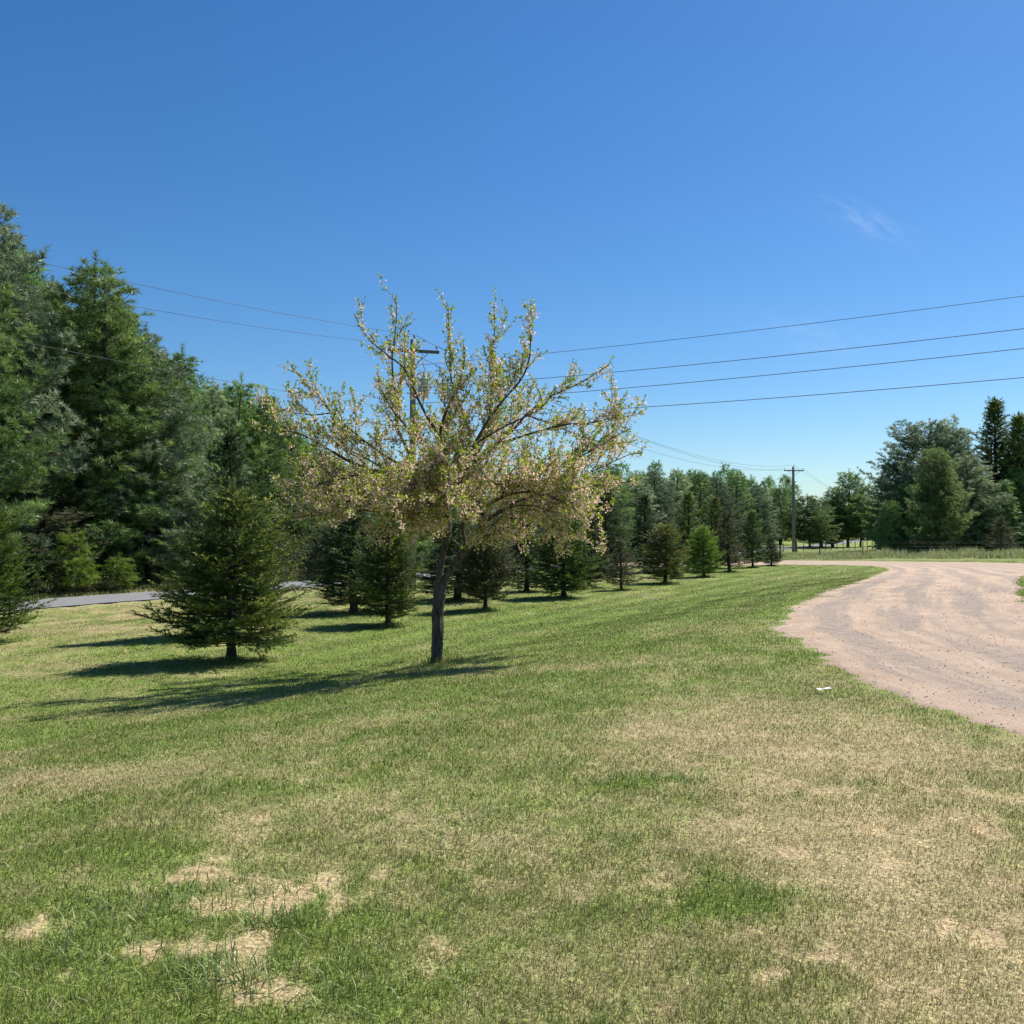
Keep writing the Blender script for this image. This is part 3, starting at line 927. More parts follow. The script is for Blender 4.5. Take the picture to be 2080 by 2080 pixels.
def pine_meshes(seed, H=14.0, rad=3.2, z0=0.12, mat='pine', dens=1.0, k=20, ln=0.23, w=0.026, tops=1, shape=0.7, lift=0.0, bare=0.05, sub=0.20, tstep=.15, droop=0.0):
    g = np.random.default_rng(seed)
    tr, cr = Acc(), Acc()
    P, D, T = [], [], []
    for tp in range(tops):
        Ht = H * (1 if tp == 0 else 0.93 - .04 * g.random())
        zs = np.linspace(0, 1, 12)
        lean = np.zeros(2) if tp == 0 else g.normal(size=2) * 1.0 * rad / 3
        if tp:
            lean = lean / (np.linalg.norm(lean) + 1e-6) * 0.62 * rad
        wx = lean[0] * np.clip(zs - .35, 0, 1) ** .7 + np.cumsum(g.normal(size=12)) * .05
        wy = lean[1] * np.clip(zs - .35, 0, 1) ** .7 + np.cumsum(g.normal(size=12)) * .05
        wx[:2] = 0; wy[:2] = 0
        TP = np.stack([wx, wy, (zs * 1.02 - .02) * Ht], 1)
        if tp:
            TP = TP[4:]
        r0 = 0.0135 * H
        tube(tr, TP, r0 * (1 - (TP[:, 2] / Ht)) ** .8 + 0.02, 8)
        nb = int((150 if tp == 0 else 70) * dens)
        az = g.random() * 6
        for u_ in np.linspace(0 if tp == 0 else .45, 1, nb):
            if g.random() < bare:
                continue
            z = (z0 + (1 - z0) * u_ * .985) * Ht
            az += 2.4 + g.normal() * .3
            prof = (1 - u_) ** shape * min(1, .72 + u_ * 1.6)
            Lb = max(.45, rad * prof * (.50 + .75 * g.random()) * (1 if tp == 0 else .7))
            el = -.10 + .75 * u_ + lift + g.normal() * .12 - droop
            dh = np.array((math.cos(az), math.sin(az), 0.)); sd = np.cross(UP, dh)
            x0 = np.array((np.interp(z, TP[:, 2], TP[:, 0]), np.interp(z, TP[:, 2], TP[:, 1]), z))
            t6 = np.linspace(0, 1, 6)
            pts = x0 + dh * (Lb * t6)[:, None] + UP * (Lb * (math.tan(el) * t6 * .7 + .28 * t6 ** 2.2))[:, None] + sd * (Lb * .1 * g.normal() * t6 ** 2)[:, None]
            tube(tr, pts, np.linspace(.012 * Lb + .012, .008, 6), 4, cap=False)
            bt = .45 + .21 * g.normal()
            ns = max(2, int(Lb / sub))
            for q in range(ns):
                tq_ = .18 + .82 * (q + g.random()) / ns
                pb = np.array([np.interp(tq_, t6, pts[:, c]) for c in range(3)])
                sl = (.38 * Lb * (1 - tq_) + .32) * (.7 + .6 * g.random())
                sgn = 1 if q % 2 else -1
                dd = unit(dh * .75 + sd * sgn * (.65 + .3 * g.normal()) + UP * (.28 + .25 * g.normal()))
                mt = max(2, int(sl / tstep))
                for e in range(mt):
                    fr = (e + 1) / mt
                    if fr < .2:
                        continue
                    sp = pb + dd * sl * fr + UP * (.12 * sl * fr ** 2) + g.normal(size=3) * .05
                    P.append(sp); D.append(unit(dd + UP * .55 + g.normal(size=3) * .25)); T.append(bt + .3 * (fr - .5) + .10 * g.normal())
            for e in range(3):
                P.append(pts[-1] + g.normal(size=3) * .06); D.append(unit(pts[-1] - pts[-2] + UP * .4)); T.append(bt + .25)
        for e in range(9):
            a_ = e * 1.25
            P.append(TP[-1] + np.array((math.cos(a_) * .10, math.sin(a_) * .10, -.10 * (e % 4)))); D.append(unit((math.cos(a_) * .45, math.sin(a_) * .45, 1))); T.append(.6)
            P.append(TP[-1] + UP * (.16 * e - .5)); D.append(UP + 0); T.append(.6)
    needles(cr, np.array(P), np.array(D), ln * .75, k, ln, w, .85, np.clip(np.array(T), 0, 1), g, .5)
    return acc_mesh('pine_trunk', tr, M['bark_pine'], True), acc_mesh('pine_crown', cr, M[mat])


def plant(name, meshes, x, y, sxy, sz, rz, label, cat, group, mats=None, tilt=0.0):
    o = empty(name, (x, y, hz(x, y) - .02), rz)
    o.scale = (sxy, sxy, sz)
    o.rotation_euler[0] = tilt
    for nm, me in zip(('trunk', 'crown'), meshes):
        link(nm, me, o)
    return tag(o, label, cat, group)


# ------------------------------------------------------------------ the flowering tree on the lawn
def cherry():
    g = np.random.default_rng(5)
    bx, by = hit(887, 1346)
    root = empty('cherry_tree', (bx, by, hz(bx, by)))
    base = np.array((bx, by, hz(bx, by)))

    def P(px, py, dy=0.0):
        d = ray(px, py); d = d / d.y * (by + dy)
        return np.array((d.x, d.y, CAM_Z + d.z)) - base
    tr, br, cr = Acc(), Acc(), Acc()

    def smooth(pts, n):
        pts = np.array(pts); t = np.linspace(0, 1, len(pts))
        tt_ = np.linspace(0, 1, n)
        # Catmull-Rom through the points
        out = []
        for v in tt_:
            s = v * (len(pts) - 1); i_ = min(int(s), len(pts) - 2); f = s - i_
            p0, p1, p2, p3 = pts[max(i_ - 1, 0)], pts[i_], pts[i_ + 1], pts[min(i_ + 2, len(pts) - 1)]
            out.append(.5 * ((2 * p1) + (p2 - p0) * f + (2 * p0 - 5 * p1 + 4 * p2 - p3) * f * f + (3 * p1 - p0 - 3 * p2 + p3) * f ** 3))
        return np.array(out)
    def limb(pts, r0, r1, sides=7, acc=None, knob=.06, rough=0.0):
        s = smooth(pts, max(8, len(pts) * (9 if rough else 4)))
        rr = np.linspace(r0, r1, len(s)) * (1 + knob * g.normal(size=len(s)))
        tube(acc if acc is not None else br, s, rr, sides, rough=rough)
        return s
    # trunk with flared foot, and the two stems
    tr_pts = [P(886, 1352), P(886, 1343), P(887, 1322), P(889, 1290), P(889, 1246), P(893, 1205), P(897, 1180)]
    s = smooth(tr_pts, 60)
    tube(tr, s, np.interp(np.linspace(0, 1, 60), [0, .06, .15, .5, .85, 1], [.135, .118, .100, .096, .108, .118]) * (1 + .02 * g.normal(size=60)), 34, rough=.13)
    limb([P(893, 1190), P(893, 1160), P(899, 1130), P(910, 1080), P(908, 1030), P(904, 985), P(908, 955)], .072, .034, 24, tr, .03, .12)
    limb([P(899, 1188), P(914, 1160), P(930, 1138, -.05), P(956, 1105, -.1), P(978, 1074, -.15)], .068, .042, 24, tr, .03, .12)
    limb([P(948, 1112, -.1), P(942, 1090, -.1), P(940, 1065, -.2), P(950, 1040, -.3)], .035, .025, 7, tr)
    # each limb: pixels along it, with the distance towards (-) or away from (+) the camera
    Z = lambda pts: [P(540 + .4037 * a_, 580 + .4037 * b_, c_) for a_, b_, c_ in pts]
    limbs = [
        (Z([(890, 1000, 0), (872, 850, .05), (885, 700, .1), (935, 570, .15), (990, 440, .2), (1000, 330, .2)]), .040),
        (Z([(905, 1085, 0), (820, 975, .1), (730, 860, .25), (690, 780, .3), (655, 690, .35), (650, 540, .4), (635, 380, .4), (655, 200, .4), (655, 60, .4)]), .040),
        (Z([(890, 800, .05), (855, 735, 0), (790, 620, -.15), (730, 490, -.3), (690, 410, -.4), (600, 340, -.5), (500, 250, -.6), (445, 140, -.65)]), .030),
        (Z([(900, 1060, 0), (770, 992, -.25), (640, 955, -.45), (520, 925, -.6), (410, 880, -.8), (300, 815, -.9), (180, 750, -1.0), (60, 725, -1.1), (-40, 705, -1.1)]), .042),
        (Z([(780, 960, .1), (640, 880, .3), (540, 815, .5), (420, 720, .7), (330, 640, .8), (270, 560, .9), (190, 480, 1.0), (125, 395, 1.0)]), .028),
        (Z([(910, 960, 0), (1010, 895, .1), (1090, 870, .2), (1170, 790, .35), (1260, 710, .5), (1310, 650, .6), (1420, 565, .8), (1540, 510, .9), (1640, 455, 1.), (1725, 400, 1.)]), .040),
        (Z([(920, 940, 0), (1000, 890, -.1), (1060, 780, -.2), (1130, 660, -.3), (1200, 570, -.4), (1285, 470, -.5), (1325, 370, -.55), (1330, 250, -.55), (1320, 145, -.55)]), .036),
        (Z([(893, 985, 0), (945, 880, .2), (980, 760, .35), (1000, 660, .4), (960, 560, .5), (930, 450, .5), (925, 300, .5), (915, 95, .5)]), .030),
        (Z([(1016, 1139, -.3), (1040, 1060, -.4), (1090, 1010, -.5), (1240, 990, -.7), (1400, 985, -.9), (1500, 1020, -1.1), (1620, 1100, -1.3), (1690, 1180, -1.4)]), .034),
        (Z([(1075, 1225, -.15), (1150, 1150, -.1), (1300, 1075, .1), (1500, 1035, .3), (1700, 1000, .4), (1870, 985, .4)]), .038),
        (Z([(905, 990, 0), (960, 950, .05), (1010, 920, .1), (1080, 820, .2), (1130, 700, .25), (1140, 560, .3), (1125, 400, .3), (1150, 240, .3), (1150, 130, .3)]), .028),
        (Z([(1190, 790, .3), (1350, 740, .1), (1500, 700, -.2), (1640, 690, -.3), (1760, 640, -.3), (1690, 530, -.3)]), .024),
        (Z([(1085, 1225, -.2), (1100, 1130, -.4), (1200, 1060, -.8), (1340, 1040, -1.2), (1500, 1090, -1.6), (1620, 1190, -1.9)]), .032),
        (Z([(1075, 1230, -.15), (1180, 1180, .3), (1320, 1130, .9), (1480, 1100, 1.4), (1660, 1080, 1.8)]), .030),
        (Z([(910, 1120, 0), (840, 1060, .5), (720, 1020, 1.0), (560, 1000, 1.5), (400, 960, 1.9), (250, 900, 2.1)]), .034),
        (Z([(905, 1150, 0), (800, 1110, -.4), (660, 1060, -.8), (520, 1060, -1.2), (380, 1100, -1.5), (270, 1180, -1.7)]), .034),
        (Z([(880, 1280, 0), (800, 1230, -.2), (740, 1200, -.5), (600, 1150, -.9), (450, 1130, -1.2), (300, 1150, -1.4), (130, 1170, -1.5)]), .030),
        (Z([(900, 1040, 0), (880, 950, -.5), (860, 900, -1.0), (840, 870, -1.5), (800, 900, -2.0)]), .032),
        (Z([(905, 1050, 0), (960, 960, -.5), (1010, 920, -1.1), (1080, 930, -1.7), (1120, 990, -2.1)]), .032),
        (Z([(900, 1040, 0), (900, 930, .5), (880, 830, 1.1), (860, 740, 1.7), (850, 640, 2.0)]), .032),
        (Z([(910, 1050, 0), (980, 950, .5), (1060, 880, 1.1), (1160, 800, 1.7), (1250, 700, 2.1)]), .030),
        (Z([(890, 880, 0), (800, 800, -.5), (700, 700, -1.0), (620, 600, -1.3), (560, 480, -1.5)]), .024),
        (Z([(905, 970, 0), (960, 870, .0), (1080, 780, -.5), (1220, 700, -1.0), (1380, 620, -1.3), (1450, 520, -1.4)]), .024),
        (Z([(640, 955, -.45), (560, 900, -.2), (430, 830, .1), (300, 740, .3), (220, 640, .4)]), .020),
        (Z([(1300, 990, -.7), (1440, 920, -.6), (1600, 850, -.6), (1740, 770, -.5), (1830, 720, -.5)]), .022),
        (Z([(1240, 990, -.7), (1370, 1060, -1.2), (1470, 1160, -1.5), (1540, 1240, -1.6)]), .016),
        (Z([(520, 925, -.6), (430, 960, -1.0), (300, 990, -1.2), (170, 1010, -1.3), (60, 1040, -1.4)]), .022),
        (Z([(1500, 1035, .3), (1600, 960, .5), (1720, 900, .6), (1830, 850, .6), (1890, 845, .6)]), .018),
        (Z([(1300, 650, .6), (1420, 690, .9), (1540, 740, 1.1), (1700, 790, 1.3), (1830, 790, 1.4)]), .018),
        (Z([(900, 1140, 0), (770, 1100, .3), (620, 1060, .6), (450, 1030, .7), (290, 1050, .7), (130, 1090, .7)]), .026),
        (Z([(900, 1170, 0), (800, 1140, -.7), (700, 1100, -1.3), (560, 1090, -1.9), (420, 1130, -2.2)]), .026),
        (Z([(1075, 1225, -.2), (1150, 1160, -.6), (1260, 1110, -1.1), (1400, 1120, -1.5), (1480, 1180, -1.7)]), .024),
        (Z([(1078, 1226, -.15), (1110, 1200, -.5), (1150, 1210, -.9), (1190, 1260, -1.1)]), .018),
        (Z([(905, 1150, 0), (860, 1150, -.5), (800, 1180, -.9), (740, 1250, -1.2)]), .018),
        (Z([(905, 1100, 0), (880, 1060, -.5), (850, 1080, -1.0), (800, 1130, -1.5), (760, 1190, -1.8)]), .022),
        (Z([(910, 1100, 0), (960, 1060, -.6), (1020, 1080, -1.2), (1060, 1130, -1.7)]), .022),
        (Z([(900, 1060, 0), (930, 1000, -.8), (960, 990, -1.6), (980, 1030, -2.3), (990, 1090, -2.7)]), .024),
        (Z([(900, 1060, 0), (820, 1010, -.9), (740, 1000, -1.7), (660, 1040, -2.4), (620, 1100, -2.8)]), .024),
        (Z([(900, 1060, 0), (960, 1030, .9), (1040, 1010, 1.7), (1130, 1020, 2.4), (1220, 1050, 2.8)]), .024),
        (Z([(900, 1060, 0), (860, 1020, .9), (800, 1000, 1.8), (760, 1010, 2.5)]), .024),
        (Z([(330, 640, .8), (250, 650, .7), (140, 640, .6), (30, 610, .6)]), .016),
    ]
    LP, LD, LT, LS = [], [], [], []        # leaf clusters: point, direction, tint, size

    def cluster(p, d, hgt, out):
        """a spur: a few leaves round a faded blossom bunch"""
        blossom = g.random() < np.clip(0.80 - .13 * (hgt - 2.3) + .12 * (1 - out), .30, .86)
        if blossom:
            for e in range(g.integers(5, 9)):
                LP.append(p + g.normal(size=3) * .034 - UP * .02); LD.append(unit(g.normal(size=3) + UP * -.2)); LS.append(.026 + .016 * g.random()); LT.append(np.clip(.56 + .44 * g.random(), .55, 1))
            nl = g.integers(1, 4)
        else:
            nl = g.integers(3, 6)
        for e in range(nl):
            LP.append(p + g.normal(size=3) * .008); LD.append(unit(unit(d) * .55 + g.normal(size=3) * .62 + UP * .25)); LS.append(.048 + .036 * g.random()); LT.append(np.clip(.28 + .13 * g.normal(), 0, .49))

    def shoot(p, d, L, r, level):
        d = unit(d); n_ = max(4, int(L / .07))
        pts = [p]; dd = d
        hgt0 = p[2]
        for e in range(n_):
            lift_ = .06 if hgt0 > 2.4 else -.005
            dd = unit(dd + g.normal(size=3) * .10 + UP * lift_)
            pts.append(pts[-1] + dd * L / n_)
        pts = np.array(pts)
        tube(br, pts, np.linspace(r, max(.0018, r * .35), len(pts)), 5 if level == 1 else 3, cap=False)
        if level < 2:
            m_ = int(L / .105)
            for e in range(m_):
                f = .15 + .8 * (e + g.random()) / max(1, m_)
                i_ = min(len(pts) - 2, int(f * (len(pts) - 1)))
                ax = unit(pts[i_ + 1] - pts[i_])
                pr = rodrigues_perp(ax[None], g.normal(size=(1, 3)))[0]
                up_ = .30 if pts[i_][2] > 2.5 else -.02
                shoot(pts[i_], ax * .8 + pr * .8 + UP * up_, L * (.32 + .34 * g.random()) * (1.15 - .5 * f), r * .5, level + 1)
        spc = (.072 if level > 1 else .095) * (1.0 if hgt0 > 2.7 else .70)
        for f in np.arange(.10 if level > 1 else .3, 1.0, spc / max(L, .1)):
            if g.random() < .10:
                continue
            i_ = min(len(pts) - 2, int(f * (len(pts) - 1))); ff = f * (len(pts) - 1) - i_
            q = pts[i_] * (1 - ff) + pts[i_ + 1] * ff
            cluster(q, pts[i_ + 1] - pts[i_] + g.normal(size=3) * .04, q[2], f)
        for e in range(4):
            LP.append(pts[-1]); LD.append(unit(dd + g.normal(size=3) * .5)); LS.append(.04 + .02 * g.random()); LT.append(np.clip(.25 + .12 * g.normal(), 0, .49))

    for pts, r0 in limbs:
        s = limb(pts, r0, .006, 7)
        ln_ = np.concatenate([[0], np.cumsum(np.linalg.norm(np.diff(s, axis=0), axis=1))]); tot = ln_[-1]
        nbr = int(tot / (.150 if s[-1][2] < 3.0 else .25))
        for e in range(nbr):
            f = .22 + .78 * (e + g.random()) / nbr
            i_ = min(len(s) - 2, int(np.searchsorted(ln_, f * tot)) - 1); i_ = max(0, i_)
            p = s[i_]; ax = unit(s[i_ + 1] - s[i_])
            pr = rodrigues_perp(ax[None], g.normal(size=(1, 3)))[0]
            h_ = p[2]
            upb = .35 if h_ > 2.7 else (.10 if h_ > 2.2 else -.05)
            shoot(p, ax * .75 + pr * .75 + UP * upb, (.42 + .60 * g.random()) * (1.2 - .62 * f), .009 * (1.2 - .5 * f), 1 if f < .85 else 2)
        for f in np.arange(.78, 1, .06 / tot):
            i_ = min(len(s) - 2, int(f * (len(s) - 1)))
            cluster(s[i_] + (s[i_ + 1] - s[i_]) * g.random(), s[i_ + 1] - s[i_], s[i_][2], f)
    # ivy-like sprouts on the trunk
    for e in range(26):
        z_ = .25 + 1.0 * g.random(); a_ = g.normal() * .7
        rr = .10
        p = np.array((math.cos(a_) * rr, math.sin(a_) * rr - .02, z_)) + np.array((.01, 0, 0))
        LP.append(p); LD.append(unit((1, .3 * g.normal(), -.5))); LS.append(.03); LT.append(.1)
    LP, LD, LT, LS = np.array(LP), np.array(LD), np.array(LT), np.array(LS)
    # a leaf or petal: two triangles folded along the midrib
    n_ = len(LP)
    side = rodrigues_perp(LD, g.normal(size=(n_, 3)))
    nrm_ = np.cross(LD, side)
    wd = np.where(LT > .5, .50, .21)[:, None] * LS[:, None]
    tip = LP + LD * LS[:, None]; mid = LP + LD * (LS * .5)[:, None]
    V = np.stack([LP, mid + side * wd + nrm_ * wd * .4, tip, mid - side * wd + nrm_ * wd * .4], 1).reshape(-1, 3)
    o_ = np.arange(n_)[:, None] * 4
    Fc = np.concatenate([o_ + np.array([[0, 1, 2]]), o_ + np.array([[0, 2, 3]])], 1).reshape(-1, 3)
    cr.add(V, Fc, np.repeat(LT, 4))
    link('trunk', acc_mesh('cherry_trunk', tr, M['bark_cherry'], True), root)
    link('branches', acc_mesh('cherry_branches', br, M['bark_cherry'], True), root)
    link('crown', acc_mesh('cherry_crown', cr, M['cherry']), root)
    tag(root, 'wide crabapple tree with fading pink blossom and new leaves, alone on the lawn', 'tree')
    print('cherry leaves', n_)
    return root


cherry()

# ------------------------------------------------------------------ young spruces on the lawn
SV_ = {
    'big': spruce_meshes(101, 3.0, 1.18, .10, .80, 1.35, 'spruce', .24, leaders=3),
    'green': spruce_meshes(102, 3.0, 1.05, .07, .72, 1.2, 'spruce_bright', .30),
    'cone': spruce_meshes(103, 3.0, 1.00, .09, .80, 1.2, 'spruce_deep', .15),
    'ball': spruce_meshes(104, 2.6, .95, .13, .7, 1.2, 'spruce_brown', .55, upw=.25),
    'thin': spruce_meshes(105, 2.8, .90, .10, .95, .8, 'spruce_brown', .05, upw=.1, gap=.15, leaders=2),
    'yellow': spruce_meshes(106, 2.8, .95, .08, .75, 1.1, 'spruce_yellow', .35, leaders=2),
    'tall': spruce_meshes(107, 6.0, 1.7, .06, .85, 1.5, 'spruce_deep', .0, ln=.062, w=.022, step=.115),
    'tall_green': spruce_meshes(108, 6.0, 1.7, .05, .85, 1.5, 'spruce', .0, ln=.062, w=.022, step=.115),
}
SDIM = {'big': (3.0, 1.1), 'green': (3.0, 1.0), 'cone': (3.0, .9), 'ball': (2.6, .92), 'thin': (2.8, .82), 'yellow': (2.8, .88), 'tall': (6.0, 1.55), 'tall_green': (6.0, 1.55)}
ROW = 'young spruces along the lawn edge'
# kind, base px, top py, half width px, label
sp = [
    ('green', -32, 1306, 1010, 92, 'bright green spruce cut off by the left edge of the photo'),
    ('big', 470, 1342, 998, 152, 'large olive spruce with bare low twigs, left of the blossoming tree'),
    ('tall', 466, 1290, 876, 104, 'taller green spruce standing directly behind the large olive spruce'),
    ('cone', 719, 1246, 1020, 92, 'dark spruce with ragged low branches behind a smaller sunlit one'),
    ('big', 788, 1270, 1055, 72, 'spruce with yellow-green right side, nearest left of the blossoming trunk'),
    ('cone', 929, 1219, 1060, 90, 'dark spruce half hidden behind the fork of the blossoming tree'),
    ('ball', 986, 1239, 1078, 58, 'rounded brownish-green spruce just right of the blossoming trunk'),
    ('tall', 1070, 1202, 1055, 55, 'very dark narrow spruce between the rounded one and a broad green one'),
    ('green', 1145, 1214, 1045, 66, 'broad green spruce under the right branches of the blossoming tree'),
    ('cone', 1196, 1192, 1060, 48, 'dark spruce tucked behind the broad green spruce'),
    ('thin', 1262, 1199, 1098, 37, 'sparse brownish spruce with bare leader shoots'),
    ('yellow', 1351, 1185, 1068, 46, 'yellow-tipped spruce right of the sparse brownish one'),
    ('green', 1430, 1172, 1070, 35, 'neat green spruce with a short bare trunk beyond the yellow-tipped one'),
    ('thin', 1482, 1162, 1043, 38, 'tall thin-topped brownish spruce, third before the driveway'),
    ('cone', 1529, 1153, 1040, 26, 'slim bright-sided spruce next to last before the driveway'),
    ('cone', 1567, 1149.5, 1092, 21, 'smallest spruce, last of the row beside the driveway and gate'),
    ('tall', 1230, 1170, 985, 62, 'dark spruce of the back row behind the sparse brownish spruce'),
    ('tall', 1310, 1163, 1005, 48, 'dark spruce of the back row behind the yellow-tipped spruce'),
    ('tall_green', 1396, 1162, 1000, 46, 'tall pointed spruce of the back row left of the neat green one'),
    ('tall_green', 1455, 1155, 1010, 40, 'spruce of the back row between the neat green and the thin-topped one'),
]
for i_, (kd, px, py, top, hw, lab) in enumerate(sp):
    x, y = hit(px, py)
    H0, r0 = SDIM[kd]
    sz_ = px_height(y, hz(x, y), top) / H0
    sx_ = (1.1 if i_ < 3 else 1.25) * hw / F * y / r0
    plant('spruce_tree', SV_[kd], x, y, sx_, sz_, i_ * 1.7, lab, 'tree', ROW)

# longer grass the mower left round each trunk
tx, ty = [], []
for (px, py) in [(887, 1346)] + [(q[1], q[2]) for q in sp]:
    cx, cy = hit(px, py)
    cnt = 260; rr_ = .10 + np.abs(rng.normal(size=cnt)) * .22; aa = rng.random(cnt) * 6.283
    tx.append(cx + np.cos(aa) * rr_); ty.append(cy + np.sin(aa) * rr_)
tx, ty = np.concatenate(tx), np.concatenate(ty)
n = len(tx)
cc = GREENS[rng.integers(0, 4, n)] * (.75 + .5 * rng.random(n))[:, None]
cc[rng.random(n) < .25] = TANS[0]
BV, BF, BC = blades(tx, ty, .06 + .13 * rng.random(n), .0027 * (np.maximum(ty, 3) / 3) ** .74, cc, .8, .9)
o = link('trunk_grass', mesh_np('trunk_grass', BV, BF, M['blade'], {'col': BC}, False))
tag(o, 'longer unmown grass in rings round the tree trunks', 'grass', kind='stuff')

# ------------------------------------------------------------------ pines
PV = {
    'a': pine_meshes(201, 14, 3.3, .07, 'pine', 1.1),
    'double': pine_meshes(202, 14, 3.4, .06, 'pine', 1.1, tops=2, shape=.62, bare=.10),
    'narrow': pine_meshes(203, 12, 2.4, .06, 'pine', 1.0, shape=.7, lift=.1),
    'blue': pine_meshes(204, 12, 3.0, .05, 'pine_blue', 1.1, shape=.6, lift=.12),
    'olive': pine_meshes(205, 13, 3.2, .06, 'pine_olive', 1.1, shape=.55, k=17, ln=.15, w=.030, tstep=.13),
    'broad': pine_meshes(206, 10, 3.6, .14, 'pine', 1.0, shape=.55),
    'soft': pine_meshes(210, 12, 3.6, .06, 'pine_soft', .95, shape=.5, bare=.12, droop=.12, k=24, ln=.26, w=.022),
    'lime': pine_meshes(211, 10, 3.0, .04, 'lime', 1.1, shape=.45, lift=.15, tops=2),
    'grey': pine_meshes(209, 14, 3.3, .06, 'pine_grey', 1.1, shape=.6),
    'fresh': pine_meshes(207, 3.0, 1.1, .08, 'pine_fresh', .45, k=18, ln=.17, w=.018, sub=.16, tstep=.10),
    'bluebroad': pine_meshes(208, 12, 4.6, .04, 'pine_blue', 1.25, shape=.42, lift=.15, tops=2),
}
PDIM = {'lime': (10, 2.7), 'soft': (12, 3.1), 'grey': (14, 2.9), 'a': (14, 2.9), 'double': (14, 3.0), 'narrow': (12, 2.1), 'blue': (12, 2.7), 'olive': (13, 2.8), 'broad': (10, 3.2), 'fresh': (3, 1.0), 'bluebroad': (12, 4.3)}
WOOD = 'pines of the wood across the road'
# kind, px, top py, s, half width px, label
pines = [
    ('grey', 5, 436, -9.0, 130, 'tallest pine, dark grey-green, at the left edge of the photo'),
    ('a', -95, 470, -8.0, 150, 'tall pine mostly outside the left edge'),
    ('olive', 45, 860, -8.5, 120, 'low dull brown-olive pine in front of the tallest one'),
    ('a', 95, 600, -12, 95, 'pine shoulder showing between the tallest and the twin-topped pine'),
    ('double', 205, 556, -9.0, 150, 'twin-topped tall pine with a bright feathery lower side'),
    ('soft', 170, 800, -9.8, 105, 'feathery pine hanging over the road below the twin-topped one'),
    ('grey', 310, 690, -8.0, 105, 'pine stepping down right of the twin-topped pine'),
    ('narrow', 372, 735, -9.0, 62, 'narrow pine with upright shoots above the tall green lawn spruce'),
    ('soft', 305, 850, -9.6, 95, 'bright feathery pine low beside the road, left of the lawn spruces'),
    ('blue', 432, 795, -9.5, 66, 'bluish pine with its tip left of the blossoming tree'),
    ('narrow', 492, 788, -9.0, 62, 'pine with spiky tops just left of the blossom'),
    ('a', 545, 812, -8.5, 66, 'pine behind the left end of the blossoming branches'),
    ('narrow', 590, 868, -9.5, 48, 'pine seen through the leftmost blossom, first in from its edge'),
    ('a', 640, 925, -9.0, 56, 'pine seen through blossom above the small dark roadside tree'),
    ('blue', 705, 965, -9.0, 50, 'bluish pine behind the blossoming tree, left of the power pole'),
    ('a', 770, 985, -9.0, 50, 'pine behind the foot of the near power pole'),
    ('narrow', 835, 1000, -9.0, 42, 'narrow pine behind the blossoming tree, right of the power pole'),
    ('a', 905, 1005, -9.0, 48, 'pine straight behind the trunk of the blossoming tree'),
    ('blue', 975, 1000, -9.0, 46, 'bluish pine above the rounded lawn spruce'),
    ('grey', 1040, 1005, -9.0, 46, 'pine above the very dark narrow lawn spruce'),
    ('narrow', 1100, 1000, -9.0, 40, 'narrow pine above the broad green lawn spruce'),
    ('grey', 1165, 985, -8.0, 46, 'pine behind the right end of the blossoming branches'),
    ('narrow', 1238, 946, -8.0, 40, 'tall dark pine standing clear just right of the blossom'),
    ('blue', 1288, 968, -8.5, 34, 'greyish pine right of the tall dark one'),
    ('grey', 1335, 962, -8.5, 36, 'rounded pine above the yellow-tipped lawn spruce'),
    ('blue', 1378, 962, -9.0, 32, 'pale blue-green pine in the middle of the wood'),
    ('narrow', 1418, 966, -9.0, 30, 'narrow pine above the neat green lawn spruce'),
    ('grey', 1460, 974, -9.0, 32, 'pine right of centre of the wood with a blunt top'),
    ('narrow', 1500, 970, -10, 28, 'dark pointed pine above the thin-topped lawn spruce'),
    ('grey', 1540, 986, -9.0, 30, 'pine second from the far power pole'),
    ('narrow', 1585, 994, -9.0, 28, 'dark pine at the end of the wood, left of the far power pole'),
]
for i_, (kd, px, top, s_, hw, lab) in enumerate(pines):
    x, y = road_pt(s_, px)
    H0, r0 = PDIM[kd]
    plant('pine_tree', PV[kd], x, y, (1.3 if px < 1000 else 1.6) * hw / F * y / r0, px_height(y, hz(x, y), top) / H0, i_ * 2.1 + .4, lab, 'tree', WOOD)

FARROW = 'trees beyond the driveway'
others = [
    ('broad', 1645, 1113.5, 1012, 46, 'grey-green pine right of the far power pole'),
    ('narrow', 1668, 1112, 1018, 34, 'slim pine second in the row beyond the meadow fence'),
    ('narrow', 1691, 1112, 1000, 36, 'dark pine third in the row beyond the meadow fence'),
    ('broad', 1722, 1111.5, 966, 46, 'tallest pine of the row beyond the meadow fence, with a pointed top'),
    ('broad', 1748, 1111, 1015, 38, 'low pine at the right end of the row beyond the meadow fence'),
    ('narrow', 1765, 1096, 1008, 18, 'dark pine far off at the edge of the field'),
    ('olive', 1790, 1096, 1022, 20, 'dull olive tree far off beside the broad pale pine'),
    ('a', 1812, 1118, 945, 52, 'dark pine at the left end of the big clump by the driveway'),
    ('bluebroad', 1885, 1117, 868, 92, 'broad pale blue-green pine, the crown of the big clump'),
    ('blue', 1968, 1120, 930, 66, 'pale silvery pine on the right of the big clump'),
    ('lime', 1905, 1123, 922, 46, 'yellow-green pine in front of the broad pale pine'),
    ('a', 1850, 1119, 1000, 60, 'dark low pine in the shade at the foot of the big clump'),
    ('olive', 2062, 1117, 880, 52, 'dull dark pine at the right edge behind the pointed spruce'),
    ('a', 2110, 1117, 870, 60, 'dark pine cut off by the right edge of the photo'),
]
